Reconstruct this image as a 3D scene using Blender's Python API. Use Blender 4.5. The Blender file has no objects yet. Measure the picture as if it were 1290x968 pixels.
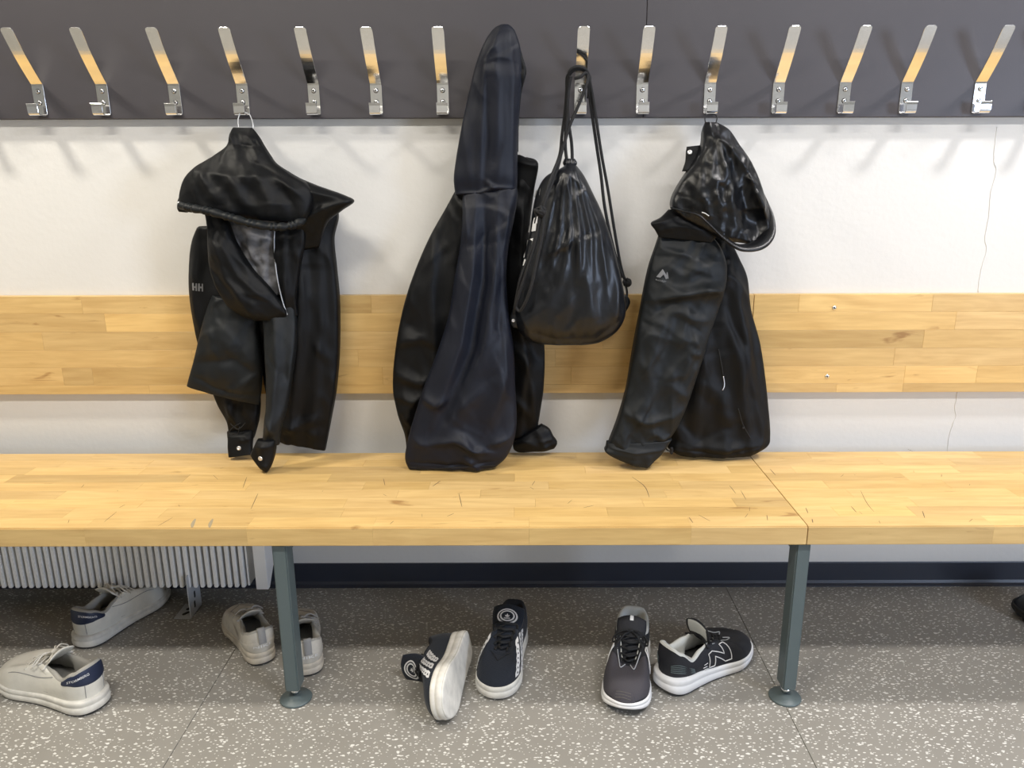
import bpy, bmesh, math, random
import numpy as np
from mathutils import Vector, Matrix, noise
from mathutils.bvhtree import BVHTree
random.seed(7)
S = bpy.context.scene
C = S.collection

# ------------------------------------------------------------------ camera
F = 960.0; CX = 657.0; CY = 484.0; PITCH = math.radians(15); ROLL = math.radians(0.15)
CAMP = Vector((0, -2.05, 1.173))
cd = bpy.data.cameras.new('camera'); cam = bpy.data.objects.new('camera', cd); C.objects.link(cam)
cd.sensor_width = 36; cd.lens = 36 * F / 1290; cd.shift_x = -(CX - 645) / 1290
cam.location = CAMP
RM = Matrix.Rotation(math.pi / 2 - PITCH, 3, 'X') @ Matrix.Rotation(-ROLL, 3, 'Z')
cam.rotation_euler = RM.to_euler()
cd.clip_start = 0.02
S.camera = cam

def ray(px, py):
    return RM @ Vector(((px - CX) / F, -(py - CY) / F, -1))
def at(px, py, Y):
    d = ray(px, py); t = (Y - CAMP.y) / d.y
    return CAMP + d * t
def atz(px, py, Z):
    d = ray(px, py); t = (Z - CAMP.z) / d.z
    return CAMP + d * t

# ------------------------------------------------------------------ world, light, exposure
w = bpy.data.worlds.new('world'); S.world = w; w.use_nodes = True
w.node_tree.nodes['Background'].inputs[0].default_value = (0.9, 0.95, 1, 1)
w.node_tree.nodes['Background'].inputs[1].default_value = 0.3
S.view_settings.view_transform = 'Standard'; S.view_settings.look = 'None'
S.view_settings.exposure = 0.5; S.view_settings.gamma = 1; S.view_settings.use_curve_mapping = False

def area(name, loc, target, sx, sy, power, col):
    l = bpy.data.lights.new(name, 'AREA'); l.shape = 'RECTANGLE'; l.size = sx; l.size_y = sy
    l.energy = power; l.color = col
    o = bpy.data.objects.new(name, l); C.objects.link(o); o.location = loc
    o.rotation_euler = (Vector(target) - Vector(loc)).to_track_quat('-Z', 'Y').to_euler()
    return o
RH = 2.75
area('ceiling_lamp', (-1.75, -0.62, RH - .05), (-1.75, -0.62, 0), 0.30, 0.14, 25, (1, .93, .80))
area('ceiling_lamp', (1.75, -0.62, RH - .05), (1.75, -0.62, 0), 0.30, 0.14, 25, (1, .96, .95))
area('ceiling_lamp', (-0.9, -1.85, RH - .05), (-0.9, -1.85, 0), 1.2, 0.16, 29, (1, .94, .84))
area('ceiling_lamp', (1.1, -1.85, RH - .05), (1.1, -1.85, 0), 1.2, 0.16, 29, (1, .97, .96))
area('window_light', (3.4, -3.0, 1.25), (0.3, 0, .9), 0.9, 0.9, 50, (.62, .75, 1))

# ------------------------------------------------------------------ materials
M = {}
def mat(name, col, rough=.6, metal=0, spec=.5, bump=0, bscale=200, sheen=0, vary=0, vscale=5, coat=0):
    m = bpy.data.materials.new(name); m.use_nodes = True; nt = m.node_tree
    b = nt.nodes['Principled BSDF']
    b.inputs['Base Color'].default_value = (*col, 1); b.inputs['Roughness'].default_value = rough
    b.inputs['Metallic'].default_value = metal; b.inputs['Specular IOR Level'].default_value = spec
    if sheen: b.inputs['Sheen Weight'].default_value = sheen; b.inputs['Sheen Roughness'].default_value = .5
    if coat: b.inputs['Coat Weight'].default_value = coat; b.inputs['Coat Roughness'].default_value = .15
    tc = nt.nodes.new('ShaderNodeTexCoord')
    if bump:
        n = nt.nodes.new('ShaderNodeTexNoise'); n.inputs['Scale'].default_value = bscale; n.inputs['Detail'].default_value = 4
        bp = nt.nodes.new('ShaderNodeBump'); bp.inputs['Strength'].default_value = bump; bp.inputs['Distance'].default_value = .002
        nt.links.new(tc.outputs['Object'], n.inputs['Vector']); nt.links.new(n.outputs['Fac'], bp.inputs['Height'])
        nt.links.new(bp.outputs['Normal'], b.inputs['Normal'])
    if vary:
        n = nt.nodes.new('ShaderNodeTexNoise'); n.inputs['Scale'].default_value = vscale; n.inputs['Detail'].default_value = 5
        r = nt.nodes.new('ShaderNodeValToRGB')
        r.color_ramp.elements[0].position = .3; r.color_ramp.elements[1].position = .7
        r.color_ramp.elements[0].color = (*[c * (1 - vary) for c in col], 1)
        r.color_ramp.elements[1].color = (*[min(1, c * (1 + vary * .5)) for c in col], 1)
        nt.links.new(tc.outputs['Object'], n.inputs['Vector']); nt.links.new(n.outputs['Fac'], r.inputs['Fac'])
        nt.links.new(r.outputs['Color'], b.inputs['Base Color'])
    M[name] = m
    return m

mat('wall', (.70, .693, .67), .85, bump=.35, bscale=55, spec=.3)
mat('white_paint', (.55, .55, .53), .8)
mat('rail', (.056, .051, .057), .48, bump=.05, bscale=300, vary=.08, vscale=3)
mat('baseboard', (.024, .029, .044), .42, vary=.15, vscale=4)
mat('steel', (.88, .88, .87), .13, 1, bump=.03, bscale=60)
mat('chrome', (.9, .9, .9), .12, 1)
mat('screw_dark', (.05, .05, .05), .5, .5)
mat('leg_grey', (.098, .128, .132), .42, spec=.5)
mat('radiator', (.85, .85, .84), .4)
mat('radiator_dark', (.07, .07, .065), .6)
mat('bracket', (.62, .64, .66), .35, .3)
mat('black_fabric', (.0022, .0026, .0034), .52, spec=.22, bump=.15, bscale=900)
mat('charcoal_fabric', (.0058, .0075, .009), .52, spec=.28, bump=.15, bscale=900)
mat('navy_fabric', (.0038, .0055, .0125), .50, spec=.30, bump=.12, bscale=900)
mat('shell_nylon', (.003, .0034, .0045), .34, spec=.38, bump=.12, bscale=500)
mat('bag_nylon', (.0035, .0045, .007), .36, spec=.45, bump=.12, bscale=400)
def crumple(name, scale, dist, strength):
    m = M[name]; nt = m.node_tree; b = nt.nodes['Principled BSDF']; tc = nt.nodes.new('ShaderNodeTexCoord')
    mp = nt.nodes.new('ShaderNodeMapping'); mp.inputs['Scale'].default_value = (1, 1, .55); nt.links.new(tc.outputs['Object'], mp.inputs[0])
    n = nt.nodes.new('ShaderNodeTexNoise'); n.noise_type = 'RIDGED_MULTIFRACTAL'; n.inputs['Scale'].default_value = scale; n.inputs['Detail'].default_value = 2; n.inputs['Distortion'].default_value = .6
    nt.links.new(mp.outputs[0], n.inputs['Vector'])
    bp = nt.nodes.new('ShaderNodeBump'); bp.inputs['Strength'].default_value = strength; bp.inputs['Distance'].default_value = dist
    nt.links.new(n.outputs['Fac'], bp.inputs['Height']); old = b.inputs['Normal'].links[0].from_node
    nt.links.new(bp.outputs[0], old.inputs['Normal'])
for q_ in ('black_fabric', 'charcoal_fabric'): crumple(q_, 7, .003, .22)
crumple('shell_nylon', 12, .003, .4); crumple('bag_nylon', 9, .003, .3)
mat('grey_lining', (.16, .16, .17), .7, bump=.4, bscale=60, vary=.55, vscale=40)
mat('cord', (.008, .008, .009), .8, bump=.5, bscale=1500)
mat('snap', (.75, .75, .77), .3, .8)
mat('print_grey', (.16, .165, .175), .6)
mat('print_white', (.7, .7, .7), .6)
mat('white_leather', (.72, .70, .63), .42, bump=.1, bscale=150, vary=.10, vscale=30)
mat('white_sole', (.72, .70, .64), .5, vary=.18, vscale=45)
mat('old_leather', (.56, .53, .47), .5, bump=.15, bscale=150, vary=.18, vscale=30)
mat('old_sole', (.55, .50, .42), .55, vary=.25, vscale=40)
mat('pull_grey', (.27, .27, .27), .8)
mat('navy_patch', (.011, .019, .05), .5)
mat('dark_rubber', (.018, .018, .018), .7)
mat('inner_grey', (.33, .32, .29), .9, bump=.3, bscale=500)
mat('inner_light', (.55, .56, .53), .9, bump=.3, bscale=500)
mat('inner_dark', (.012, .013, .016), .9)
mat('insole_dark', (.03, .03, .03), .9)
mat('suede_navy', (.007, .011, .02), .9, sheen=.1, bump=.5, bscale=400)
mat('mesh_black', (.010, .011, .016), .7, bump=.5, bscale=700)
mat('mesh_charcoal', (.050, .046, .055), .75, bump=.6, bscale=700)
mat('white_lace', (.70, .68, .62), .8, bump=.4, bscale=900)
mat('grey_lace', (.42, .40, .37), .85, bump=.4, bscale=900)
mat('black_lace', (.010, .011, .013), .8, bump=.4, bscale=900)
mat('foam_white', (.78, .78, .78), .5, vary=.05, vscale=40)
mat('silver', (.5, .52, .55), .35, .3)
mat('groove', (.12, .11, .10), .8)
mat('scratch', (.14, .09, .045), .8)
mat('mark_grey', (.33, .27, .17), .7)

def wood():
    m = bpy.data.materials.new('wood'); m.use_nodes = True; nt = m.node_tree; L = nt.links
    b = nt.nodes['Principled BSDF']; b.inputs['Roughness'].default_value = .36; b.inputs['Specular IOR Level'].default_value = .45
    tc = nt.nodes.new('ShaderNodeTexCoord'); oi = nt.nodes.new('ShaderNodeObjectInfo')
    mul = nt.nodes.new('ShaderNodeMath'); mul.operation = 'MULTIPLY'; mul.inputs[1].default_value = 37
    L.new(oi.outputs['Random'], mul.inputs[0])
    add = nt.nodes.new('ShaderNodeVectorMath'); add.operation = 'ADD'
    L.new(tc.outputs['Object'], add.inputs[0]); L.new(mul.outputs[0], add.inputs[1])
    def grain(sc, scale, det, dist=0):
        mp = nt.nodes.new('ShaderNodeMapping'); mp.inputs['Scale'].default_value = sc
        L.new(add.outputs[0], mp.inputs[0])
        n = nt.nodes.new('ShaderNodeTexNoise'); n.inputs['Scale'].default_value = scale; n.inputs['Detail'].default_value = det
        n.inputs['Distortion'].default_value = dist
        L.new(mp.outputs[0], n.inputs['Vector']); return n
    g1 = grain((.12, 1.6, 1.6), 60, 6, .5)      # fine grain
    g2 = grain((.35, 2.0, 2.0), 9, 4, 2.0)      # broad figure
    g3 = grain((1, 1, 1), 18, 3)                # blotches
    r1 = nt.nodes.new('ShaderNodeValToRGB')
    r1.color_ramp.elements[0].position = .25; r1.color_ramp.elements[0].color = (.53, .33, .12, 1)
    r1.color_ramp.elements[1].position = .75; r1.color_ramp.elements[1].color = (.75, .53, .225, 1)
    mx = nt.nodes.new('ShaderNodeMix'); mx.data_type = 'FLOAT'
    mx.inputs[0].default_value = .5
    L.new(g1.outputs['Fac'], mx.inputs[2]); L.new(g2.outputs['Fac'], mx.inputs[3])
    L.new(mx.outputs[0], r1.inputs['Fac'])
    # knots / dark streaks
    r2 = nt.nodes.new('ShaderNodeValToRGB')
    r2.color_ramp.elements[0].position = .24; r2.color_ramp.elements[0].color = (.62, .52, .45, 1)
    r2.color_ramp.elements[1].position = .34; r2.color_ramp.elements[1].color = (1, 1, 1, 1)
    g4 = grain((.5, 2.5, 2.5), 14, 5, 1.0); L.new(g4.outputs['Fac'], r2.inputs['Fac'])
    m1 = nt.nodes.new('ShaderNodeMixRGB'); m1.blend_type = 'MULTIPLY'; m1.inputs[0].default_value = 1
    L.new(r1.outputs[0], m1.inputs[1]); L.new(r2.outputs[0], m1.inputs[2])
    m2 = nt.nodes.new('ShaderNodeMixRGB'); m2.blend_type = 'MULTIPLY'; m2.inputs[0].default_value = 1
    L.new(m1.outputs[0], m2.inputs[1]); L.new(oi.outputs['Color'], m2.inputs[2])
    L.new(m2.outputs[0], b.inputs['Base Color'])
    bp = nt.nodes.new('ShaderNodeBump'); bp.inputs['Strength'].default_value = .12; bp.inputs['Distance'].default_value = .001
    L.new(g1.outputs['Fac'], bp.inputs['Height']); L.new(bp.outputs[0], b.inputs['Normal'])
    rr = nt.nodes.new('ShaderNodeMapRange'); rr.inputs[3].default_value = .3; rr.inputs[4].default_value = .5
    L.new(g3.outputs['Fac'], rr.inputs[0]); L.new(rr.outputs[0], b.inputs['Roughness'])
    M['wood'] = m
wood()

def floor_mat():
    m = bpy.data.materials.new('vinyl'); m.use_nodes = True; nt = m.node_tree; L = nt.links
    b = nt.nodes['Principled BSDF']; b.inputs['Roughness'].default_value = .42
    tc = nt.nodes.new('ShaderNodeTexCoord')
    def flecks(scale, rot, thr, keep, seed):
        mp = nt.nodes.new('ShaderNodeMapping'); mp.inputs['Scale'].default_value = (1, 1.9, 1)
        mp.inputs['Rotation'].default_value = (0, 0, rot); mp.inputs['Location'].default_value = (seed, seed * .7, .5)
        nz = nt.nodes.new('ShaderNodeTexNoise'); nz.inputs['Scale'].default_value = 70
        L.new(tc.outputs['Object'], nz.inputs['Vector'])
        sc = nt.nodes.new('ShaderNodeVectorMath'); sc.operation = 'SCALE'; sc.inputs['Scale'].default_value = .006
        L.new(nz.outputs['Color'], sc.inputs[0])
        ad = nt.nodes.new('ShaderNodeVectorMath'); ad.operation = 'ADD'
        L.new(tc.outputs['Object'], ad.inputs[0]); L.new(sc.outputs[0], ad.inputs[1])
        L.new(ad.outputs[0], mp.inputs[0])
        v = nt.nodes.new('ShaderNodeTexVoronoi'); v.inputs['Scale'].default_value = scale; v.voronoi_dimensions = '2D'
        L.new(mp.outputs[0], v.inputs['Vector'])
        sp = nt.nodes.new('ShaderNodeSeparateColor'); L.new(v.outputs['Color'], sp.inputs[0])
        # per cell size
        t = nt.nodes.new('ShaderNodeMath'); t.operation = 'MULTIPLY'; t.inputs[1].default_value = thr
        L.new(sp.outputs[1], t.inputs[0])
        t2 = nt.nodes.new('ShaderNodeMath'); t2.operation = 'ADD'; t2.inputs[1].default_value = thr * .35
        L.new(t.outputs[0], t2.inputs[0])
        a = nt.nodes.new('ShaderNodeMath'); a.operation = 'LESS_THAN'; L.new(v.outputs['Distance'], a.inputs[0]); L.new(t2.outputs[0], a.inputs[1])
        k = nt.nodes.new('ShaderNodeMath'); k.operation = 'LESS_THAN'; k.inputs[1].default_value = keep
        L.new(sp.outputs[0], k.inputs[0])
        o = nt.nodes.new('ShaderNodeMath'); o.operation = 'MULTIPLY'; L.new(a.outputs[0], o.inputs[0]); L.new(k.outputs[0], o.inputs[1])
        return o
    f1 = flecks(60, .6, .17, .42, 3.1); f2 = flecks(82, 2.3, .17, .42, 11.3); f3 = flecks(50, 1.4, .18, .32, 23.7)
    mxa = nt.nodes.new('ShaderNodeMath'); mxa.operation = 'MAXIMUM'; L.new(f1.outputs[0], mxa.inputs[0]); L.new(f2.outputs[0], mxa.inputs[1])
    mxb = nt.nodes.new('ShaderNodeMath'); mxb.operation = 'MAXIMUM'; L.new(mxa.outputs[0], mxb.inputs[0]); L.new(f3.outputs[0], mxb.inputs[1])
    n = nt.nodes.new('ShaderNodeTexNoise'); n.inputs['Scale'].default_value = 7; n.inputs['Detail'].default_value = 8; L.new(tc.outputs['Object'], n.inputs['Vector'])
    r = nt.nodes.new('ShaderNodeValToRGB'); r.color_ramp.elements[0].color = (.245, .232, .205, 1); r.color_ramp.elements[1].color = (.30, .287, .258, 1)
    L.new(n.outputs['Fac'], r.inputs['Fac'])
    mx = nt.nodes.new('ShaderNodeMixRGB'); mx.inputs[2].default_value = (.72, .71, .67, 1)
    L.new(mxb.outputs[0], mx.inputs[0]); L.new(r.outputs[0], mx.inputs[1]); L.new(mx.outputs[0], b.inputs['Base Color'])
    M['vinyl'] = m
floor_mat()

# ------------------------------------------------------------------ helpers
def link(name, me, m, parent=None, smooth=False):
    o = bpy.data.objects.new(name, me); C.objects.link(o)
    if m is not None and len(me.materials) == 0: me.materials.append(M[m] if isinstance(m, str) else m)
    if parent is not None: o.parent = parent
    if smooth: me.polygons.foreach_set('use_smooth', [True] * len(me.polygons))
    return o
def obj(name, bm, m, parent=None, smooth=False, fix=True):
    if fix: bmesh.ops.recalc_face_normals(bm, faces=bm.faces[:])
    me = bpy.data.meshes.new(name); bm.to_mesh(me); bm.free()
    return link(name, me, m, parent, smooth)
def pyd(name, vs, fs, m, parent=None, smooth=True):
    bm = bmesh.new()
    bv = [bm.verts.new(v) for v in vs]
    for f in fs:
        try: bm.faces.new([bv[i] for i in f])
        except ValueError: pass
    return obj(name, bm, m, parent, smooth)
def tag(o, label, cat, group=None):
    o['label'] = label; o['category'] = cat
    if group: o['group'] = group
    return o
def empty(name, loc, label, cat, group=None):
    o = bpy.data.objects.new(name, None); C.objects.link(o); o.location = loc; o.empty_display_size = .05
    return tag(o, label, cat, group)
def settle(root):
    """children were built in world coordinates: bring them into the root's frame"""
    inv = Matrix.Translation(-root.location)
    for ch in [o for o in C.objects if o.parent is root]:
        ch.data.transform(inv) if ch.data and ch.data.users == 1 else None
def box_bm(x0, x1, y0, y1, z0, z1, bev=0, seg=1):
    bm = bmesh.new(); bmesh.ops.create_cube(bm, size=1)
    for v in bm.verts:
        v.co = Vector(((x0 + x1) / 2 + v.co.x * (x1 - x0), (y0 + y1) / 2 + v.co.y * (y1 - y0), (z0 + z1) / 2 + v.co.z * (z1 - z0)))
    if bev: bmesh.ops.bevel(bm, geom=bm.edges[:], offset=bev, segments=seg, affect='EDGES', clamp_overlap=True)
    return bm
def add_bm(dst, src):
    me = bpy.data.meshes.new('tmp'); src.to_mesh(me); src.free(); dst.from_mesh(me); bpy.data.meshes.remove(me)
def crom(P, t):
    """Catmull-Rom through list of equal length tuples, t in 0..1"""
    n = len(P) - 1; x = min(max(t, 0), 1) * n; i = min(int(x), n - 1); f = x - i
    p0 = P[max(i - 1, 0)]; p1 = P[i]; p2 = P[i + 1]; p3 = P[min(i + 2, n)]
    return tuple(.5 * (2 * b + (c - a) * f + (2 * a - 5 * b + 4 * c - d) * f * f + (3 * b - a - 3 * c + d) * f ** 3) for a, b, c, d in zip(p0, p1, p2, p3))
def smooth_path(pts, n):
    return [Vector(crom([tuple(p) for p in pts], i / (n - 1))) for i in range(n)]
def tube_bm(pts, r, seg=8, flat=1, cap=True, bm=None, radii=None):
    bm = bm or bmesh.new(); rings = []; up = Vector((0, 0, 1)); prev = None
    for i, p in enumerate(pts):
        t = (pts[min(i + 1, len(pts) - 1)] - pts[max(i - 1, 0)]).normalized()
        if prev is None:
            a = t.cross(up)
            if a.length < .1: a = t.cross(Vector((1, 0, 0)))
        else: a = prev - t * prev.dot(t)
        a.normalize(); prev = a; b = t.cross(a)
        rr = radii[i] if radii else r
        rings.append([bm.verts.new(p + a * math.cos(q) * rr + b * math.sin(q) * rr * flat) for q in [2 * math.pi * k / seg for k in range(seg)]])
    for A, B in zip(rings, rings[1:]):
        for k in range(seg): bm.faces.new((A[k], A[(k + 1) % seg], B[(k + 1) % seg], B[k]))
    if cap: bm.faces.new(rings[0][::-1]); bm.faces.new(rings[-1])
    return bm
def lathe_bm(prof, c, axis=Vector((0, 0, 1)), seg=24):
    bm = bmesh.new(); q = Vector((0, 0, 1)).rotation_difference(axis.normalized()); rings = []
    for r, h in prof:
        rings.append([bm.verts.new(Vector(c) + q @ Vector((r * math.cos(2 * math.pi * k / seg), r * math.sin(2 * math.pi * k / seg), h))) for k in range(seg)])
    for A, B in zip(rings, rings[1:]):
        for k in range(seg): bm.faces.new((A[k], A[(k + 1) % seg], B[(k + 1) % seg], B[k]))
    bm.faces.new(rings[0][::-1]); bm.faces.new(rings[-1]); return bm

# ------------------------------------------------------------------ the room
def zof(py, Y): return at(CX, py, Y).z
XR = 3.6; YF = -4.2
fl = bpy.data.objects.new('floor', None); C.objects.link(fl); fl['kind'] = 'structure'
s1 = atz(278, 848, 0).x; s2 = atz(967, 845, 0).x
edges = [-XR, s1, s2, XR]
for a, b in zip(edges, edges[1:]):
    obj('vinyl_sheet', box_bm(a + .0007, b - .0007, YF, 0, -.004, 0, .0006), 'vinyl', fl)
sub = obj('subfloor', box_bm(-XR, XR, YF, .0, -.06, -.005), 'groove', fl)
def wallbox(name, *a):
    o = obj(name, box_bm(*a), 'wall' if name == 'wall_back' else 'white_paint'); o['kind'] = 'structure'; return o
wb = wallbox('wall_back', -XR, XR, 0, .1, -.06, RH)
wallbox('wall_left', -XR - .1, -XR, YF, 0, -.06, RH); wallbox('wall_right', XR, XR + .1, YF, 0, -.06, RH)
wallbox('wall_front', -XR, XR, YF - .1, YF, -.06, RH); wallbox('ceiling', -XR, XR, YF, 0, RH, RH + .1)
# raised paint seam down the wall
for seg in ([(1256, 160), (1252, 200), (1255, 215), (1248, 245), (1246, 270), (1241, 300), (1243, 315), (1236, 340), (1232, 368)],
            [(1206, 494), (1203, 515), (1204, 525), (1197, 545), (1194, 566), (1196, 590)]):
    pts = smooth_path([at(x, y, 0) for x, y in seg], 60)
    pts = [p + Vector((noise.noise(Vector((p.z * 60, 0, 0))) * .002, 0, 0)) for p in pts]
    obj('paint_ridge', tube_bm(pts, .0016, 6), 'wall', wb, True)

# baseboard with a cove
zt = zof(709, 0); 
prof = [(0, 0), (-.016, 0), (-.0155, .003), (-.008, .008), (-.0045, .016), (-.004, zt - .002), (-.003, zt), (0, zt)]
bm = bmesh.new(); A = [bm.verts.new((-XR, y, z)) for y, z in prof]; B = [bm.verts.new((XR, y, z)) for y, z in prof]
for i in range(len(prof)):
    j = (i + 1) % len(prof); bm.faces.new((A[i], A[j], B[j], B[i]))
bm.faces.new(A); bm.faces.new(B[::-1])
o = obj('baseboard_back', bm, 'baseboard'); o['kind'] = 'structure'

# coat rail boards
RT = .024
zr = zof(148.5, -RT); xs = at(813, 70, -RT).x
o = obj('coat_rail_board', box_bm(-2.6, xs - .0006, -RT, 0, zr, zr + .42, .001), 'rail')
tag(o, 'long dark grey board on the wall behind the left nine coat hooks', 'board', 'dark grey hook boards')
o = obj('coat_rail_board', box_bm(xs + .0006, 2.6, -RT, 0, zr, zr + .42, .001), 'rail')
tag(o, 'dark grey board on the wall right of the thin seam, behind the right hooks', 'board', 'dark grey hook boards')

# ------------------------------------------------------------------ coat hooks
zb = zof(105, -RT - .003); zlo = zof(145, -RT - .003); ztip = zof(33, -.114)
def arc(c, r, a0, a1, n): return [(c[0] + r * math.cos(a0 + (a1 - a0) * i / n), c[1] + r * math.sin(a0 + (a1 - a0) * i / n)) for i in range(n + 1)]
TH = .0026; HW = .0145
def strip(name, cl, hw, m, parent, taper=None):
    """bent flat strip along the centre line cl [(y,z)], extruded in x"""
    n = len(cl); bm = bmesh.new(); R = []
    for i, (y, z) in enumerate(cl):
        a = Vector(cl[max(i - 1, 0)]); b = Vector(cl[min(i + 1, n - 1)]); t = (b - a).normalized(); nn = Vector((-t.y, t.x)) * TH / 2
        h = hw if taper is None else taper(i / (n - 1)) * hw
        R.append([bm.verts.new((s * h, y + q * nn.x, z + q * nn.y)) for s, q in ((-1, -1), (1, -1), (1, 1), (-1, 1))])
    for A, B in zip(R, R[1:]):
        for k in range(4): bm.faces.new((A[k], A[(k + 1) % 4], B[(k + 1) % 4], B[k]))
    bm.faces.new(R[0][::-1]); bm.faces.new(R[-1])
    bmesh.ops.recalc_face_normals(bm, faces=bm.faces[:])
    ed = [e for e in bm.edges if len(e.link_faces) == 2 and e.calc_face_angle(0) > .9]
    bmesh.ops.bevel(bm, geom=ed, offset=.0005, segments=1, affect='EDGES')
    return obj(name, bm, m, parent)
def make_hook():
    r = bpy.data.objects.new('coat_hook', None); C.objects.link(r); r.location = (0, -RT, zlo); r.empty_display_size = .03
    y0 = -TH / 2 - .0004; zB = zb - zlo; zT = ztip - zlo; yT = -.114 + RT
    def pr(f): return (yT + (y0 - yT) * f - .0045 * math.sin(math.pi * f), zT + (zB - zT) * f)
    FR = [0, .012, .03, .06] + [.06 + .94 * i / 14 for i in range(1, 14)]
    cl = [pr(f) for f in FR]
    cl += [(y0 - .0012, zB + .0016), (y0, zB - .003)]
    def tp(f): return 1 if f > .05 else .86
    strip('upper_prong', cl, HW, 'steel', r, lambda f: (.55, .80, .94, 1)[min(3, int(f * (len(cl) - 1) + .5))])
    strip('back_plate', [(y0, zB - .003), (y0, zB * .5), (y0, .005)], HW, 'steel', r)
    j = [(y0, .006)] + arc((y0 - .005, .006), .005, 0, -math.pi / 2, 5) + [(y0 - .02, .001)] + arc((y0 - .028, .008), .007, -math.pi / 2, -math.pi, 5) + [(y0 - .0355, .020), (y0 - .037, .027)]
    strip('lower_prong', j, HW * .92, 'chrome', r)
    for zz in (zB - .016, zB - .043):
        s = obj('screw', lathe_bm([(.0052, 0), (.005, .0016), (.0036, .0026), (.0024, .0027)], (0, y0 - TH / 2, zz), Vector((0, -1, 0)), 16), 'chrome', r, True)
        obj('screw_socket', lathe_bm([(.0023, 0), (.0022, .0008)], (0, y0 - TH / 2 - .0022, zz), Vector((0, -1, 0)), 6), 'screw_dark', s)
        obj('screw_ring', lathe_bm([(.0063, 0), (.0061, .0004)], (0, y0 - TH / 2, zz), Vector((0, -1, 0)), 16), 'screw_dark', s)
    return r
def dup(root, loc):
    r = root.copy(); C.objects.link(r); r.location = loc
    for ch in list(root.children):
        c = ch.copy(); C.objects.link(c); c.parent = r
        for g in list(ch.children):
            d = g.copy(); C.objects.link(d); d.parent = c
    return r
hook0 = make_hook()
HK = [(-32, 'steel coat hook beyond the left edge of the picture'),
      (50, 'bare steel coat hook at the far left end of the rail'), (130, 'bare steel coat hook second from the left end of the rail'),
      (221, 'bare steel coat hook next left of the one holding the left jacket'), (306, 'steel coat hook from which the left black jacket hangs by a loop'),
      (396, 'bare steel coat hook next right of the left jacket hook'), (474.5, 'bare steel coat hook midway between left and middle jackets'),
      (558, 'bare steel coat hook just left of the navy jacket hood'), (640, 'steel coat hook hidden inside the tall navy hood'),
      (731, 'steel coat hook wrapped by the black cords of the drawstring bag'), (809, 'bare steel coat hook beside the board seam, right of the bag'),
      (894, 'steel coat hook from which the right black jacket hangs by a wire loop'), (980, 'bare steel coat hook next right of the right jacket hook'),
      (1063, 'bare steel coat hook third from the right end of the rail'), (1141, 'bare steel coat hook second from the right end of the rail'),
      (1233, 'bare steel coat hook at the far right end of the rail'), (1312, 'steel coat hook beyond the right edge of the picture')]
HX = []
for i, (px, lab) in enumerate(HK):
    p = at(px, 122, -RT); HX.append(p.x)
    h = hook0 if i == 0 else dup(hook0, (0, 0, 0))
    h.location = (p.x, -RT, zlo); h.rotation_euler = (0, random.uniform(-.012, .012), 0)
    tag(h, lab, 'coat hook', 'steel coat hooks along the rail')

# ------------------------------------------------------------------ laminated wood
def tint():
    k = random.gauss(1, .06); wv = random.uniform(-.04, .04)
    if random.random() < .12: k *= .86
    return (k * (1 + wv * .4), k, k * (1 - wv * 1.6), 1)
bt = .023
ztop = zof(372, -bt); zbot = zof(495.5, -bt); sw = (ztop - zbot) / 5.45
bx = at(946, 430, -bt).x
rowsz = [ztop, ztop - sw * .95] + [ztop - sw * (.95 + k) for k in range(1, 5)] + [zbot]
JN = [[-60, 110, 330, 470, 700, 830, 1002, 1168, 1350], [-90, 136, 420, 520, 640, 900, 1200, 1380], [-40, 54, 250, 520, 760, 820, 1163, 1400],
      [-100, 240, 450, 700, 860, 1129, 1330], [-30, 72, 110, 350, 480, 720, 900, 1145, 1237, 1420], [-70, 180, 425, 560, 800, 1060, 1145, 1360]]
BL = empty('backrest_board', (-.4, -bt, zbot), 'long laminated wood backrest board on the wall behind the jackets, left of the joint', 'backrest', 'laminated wood backrest boards')
BR = empty('backrest_board', (1.3, -bt, zbot), 'laminated wood backrest board right of the right jacket, with two screws', 'backrest', 'laminated wood backrest boards')
def staves_back(root, xa, xb):
    for k in range(6):
        xsr = sorted([at(j, 430, -bt).x for j in JN[k]]); cuts = [xa] + [x for x in xsr if xa + .05 < x < xb - .05] + [xb]
        while cuts[1] - cuts[0] > .7: cuts.insert(1, cuts[1] - random.uniform(.3, .6))
        while cuts[-1] - cuts[-2] > .7: cuts.insert(-1, cuts[-2] + random.uniform(.3, .6))
        for a, b in zip(cuts, cuts[1:]):
            o = obj('stave', box_bm(a + .0001, b - .0001, -bt, -.0012, rowsz[k + 1] + .0001, rowsz[k] - .0001, .0004), 'wood', root); o.color = tint()
    settle(root)
staves_back(BL, -2.5, bx - .0008); staves_back(BR, bx + .0008, 2.5)
for px, py in ((1051, 388), (1042, 474.5)):
    p = at(px, py, -bt)
    s = obj('screw', lathe_bm([(.0062, 0), (.0058, .0016), (.003, .0022)], p - BR.location, Vector((0, -1, 0)), 16), 'steel', BR, True)
    obj('screw_socket', lathe_bm([(.0026, 0), (.0025, .0006)], p - BR.location + Vector((0, -.0018, 0)), Vector((0, -1, 0)), 6), 'screw_dark', s)

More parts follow.
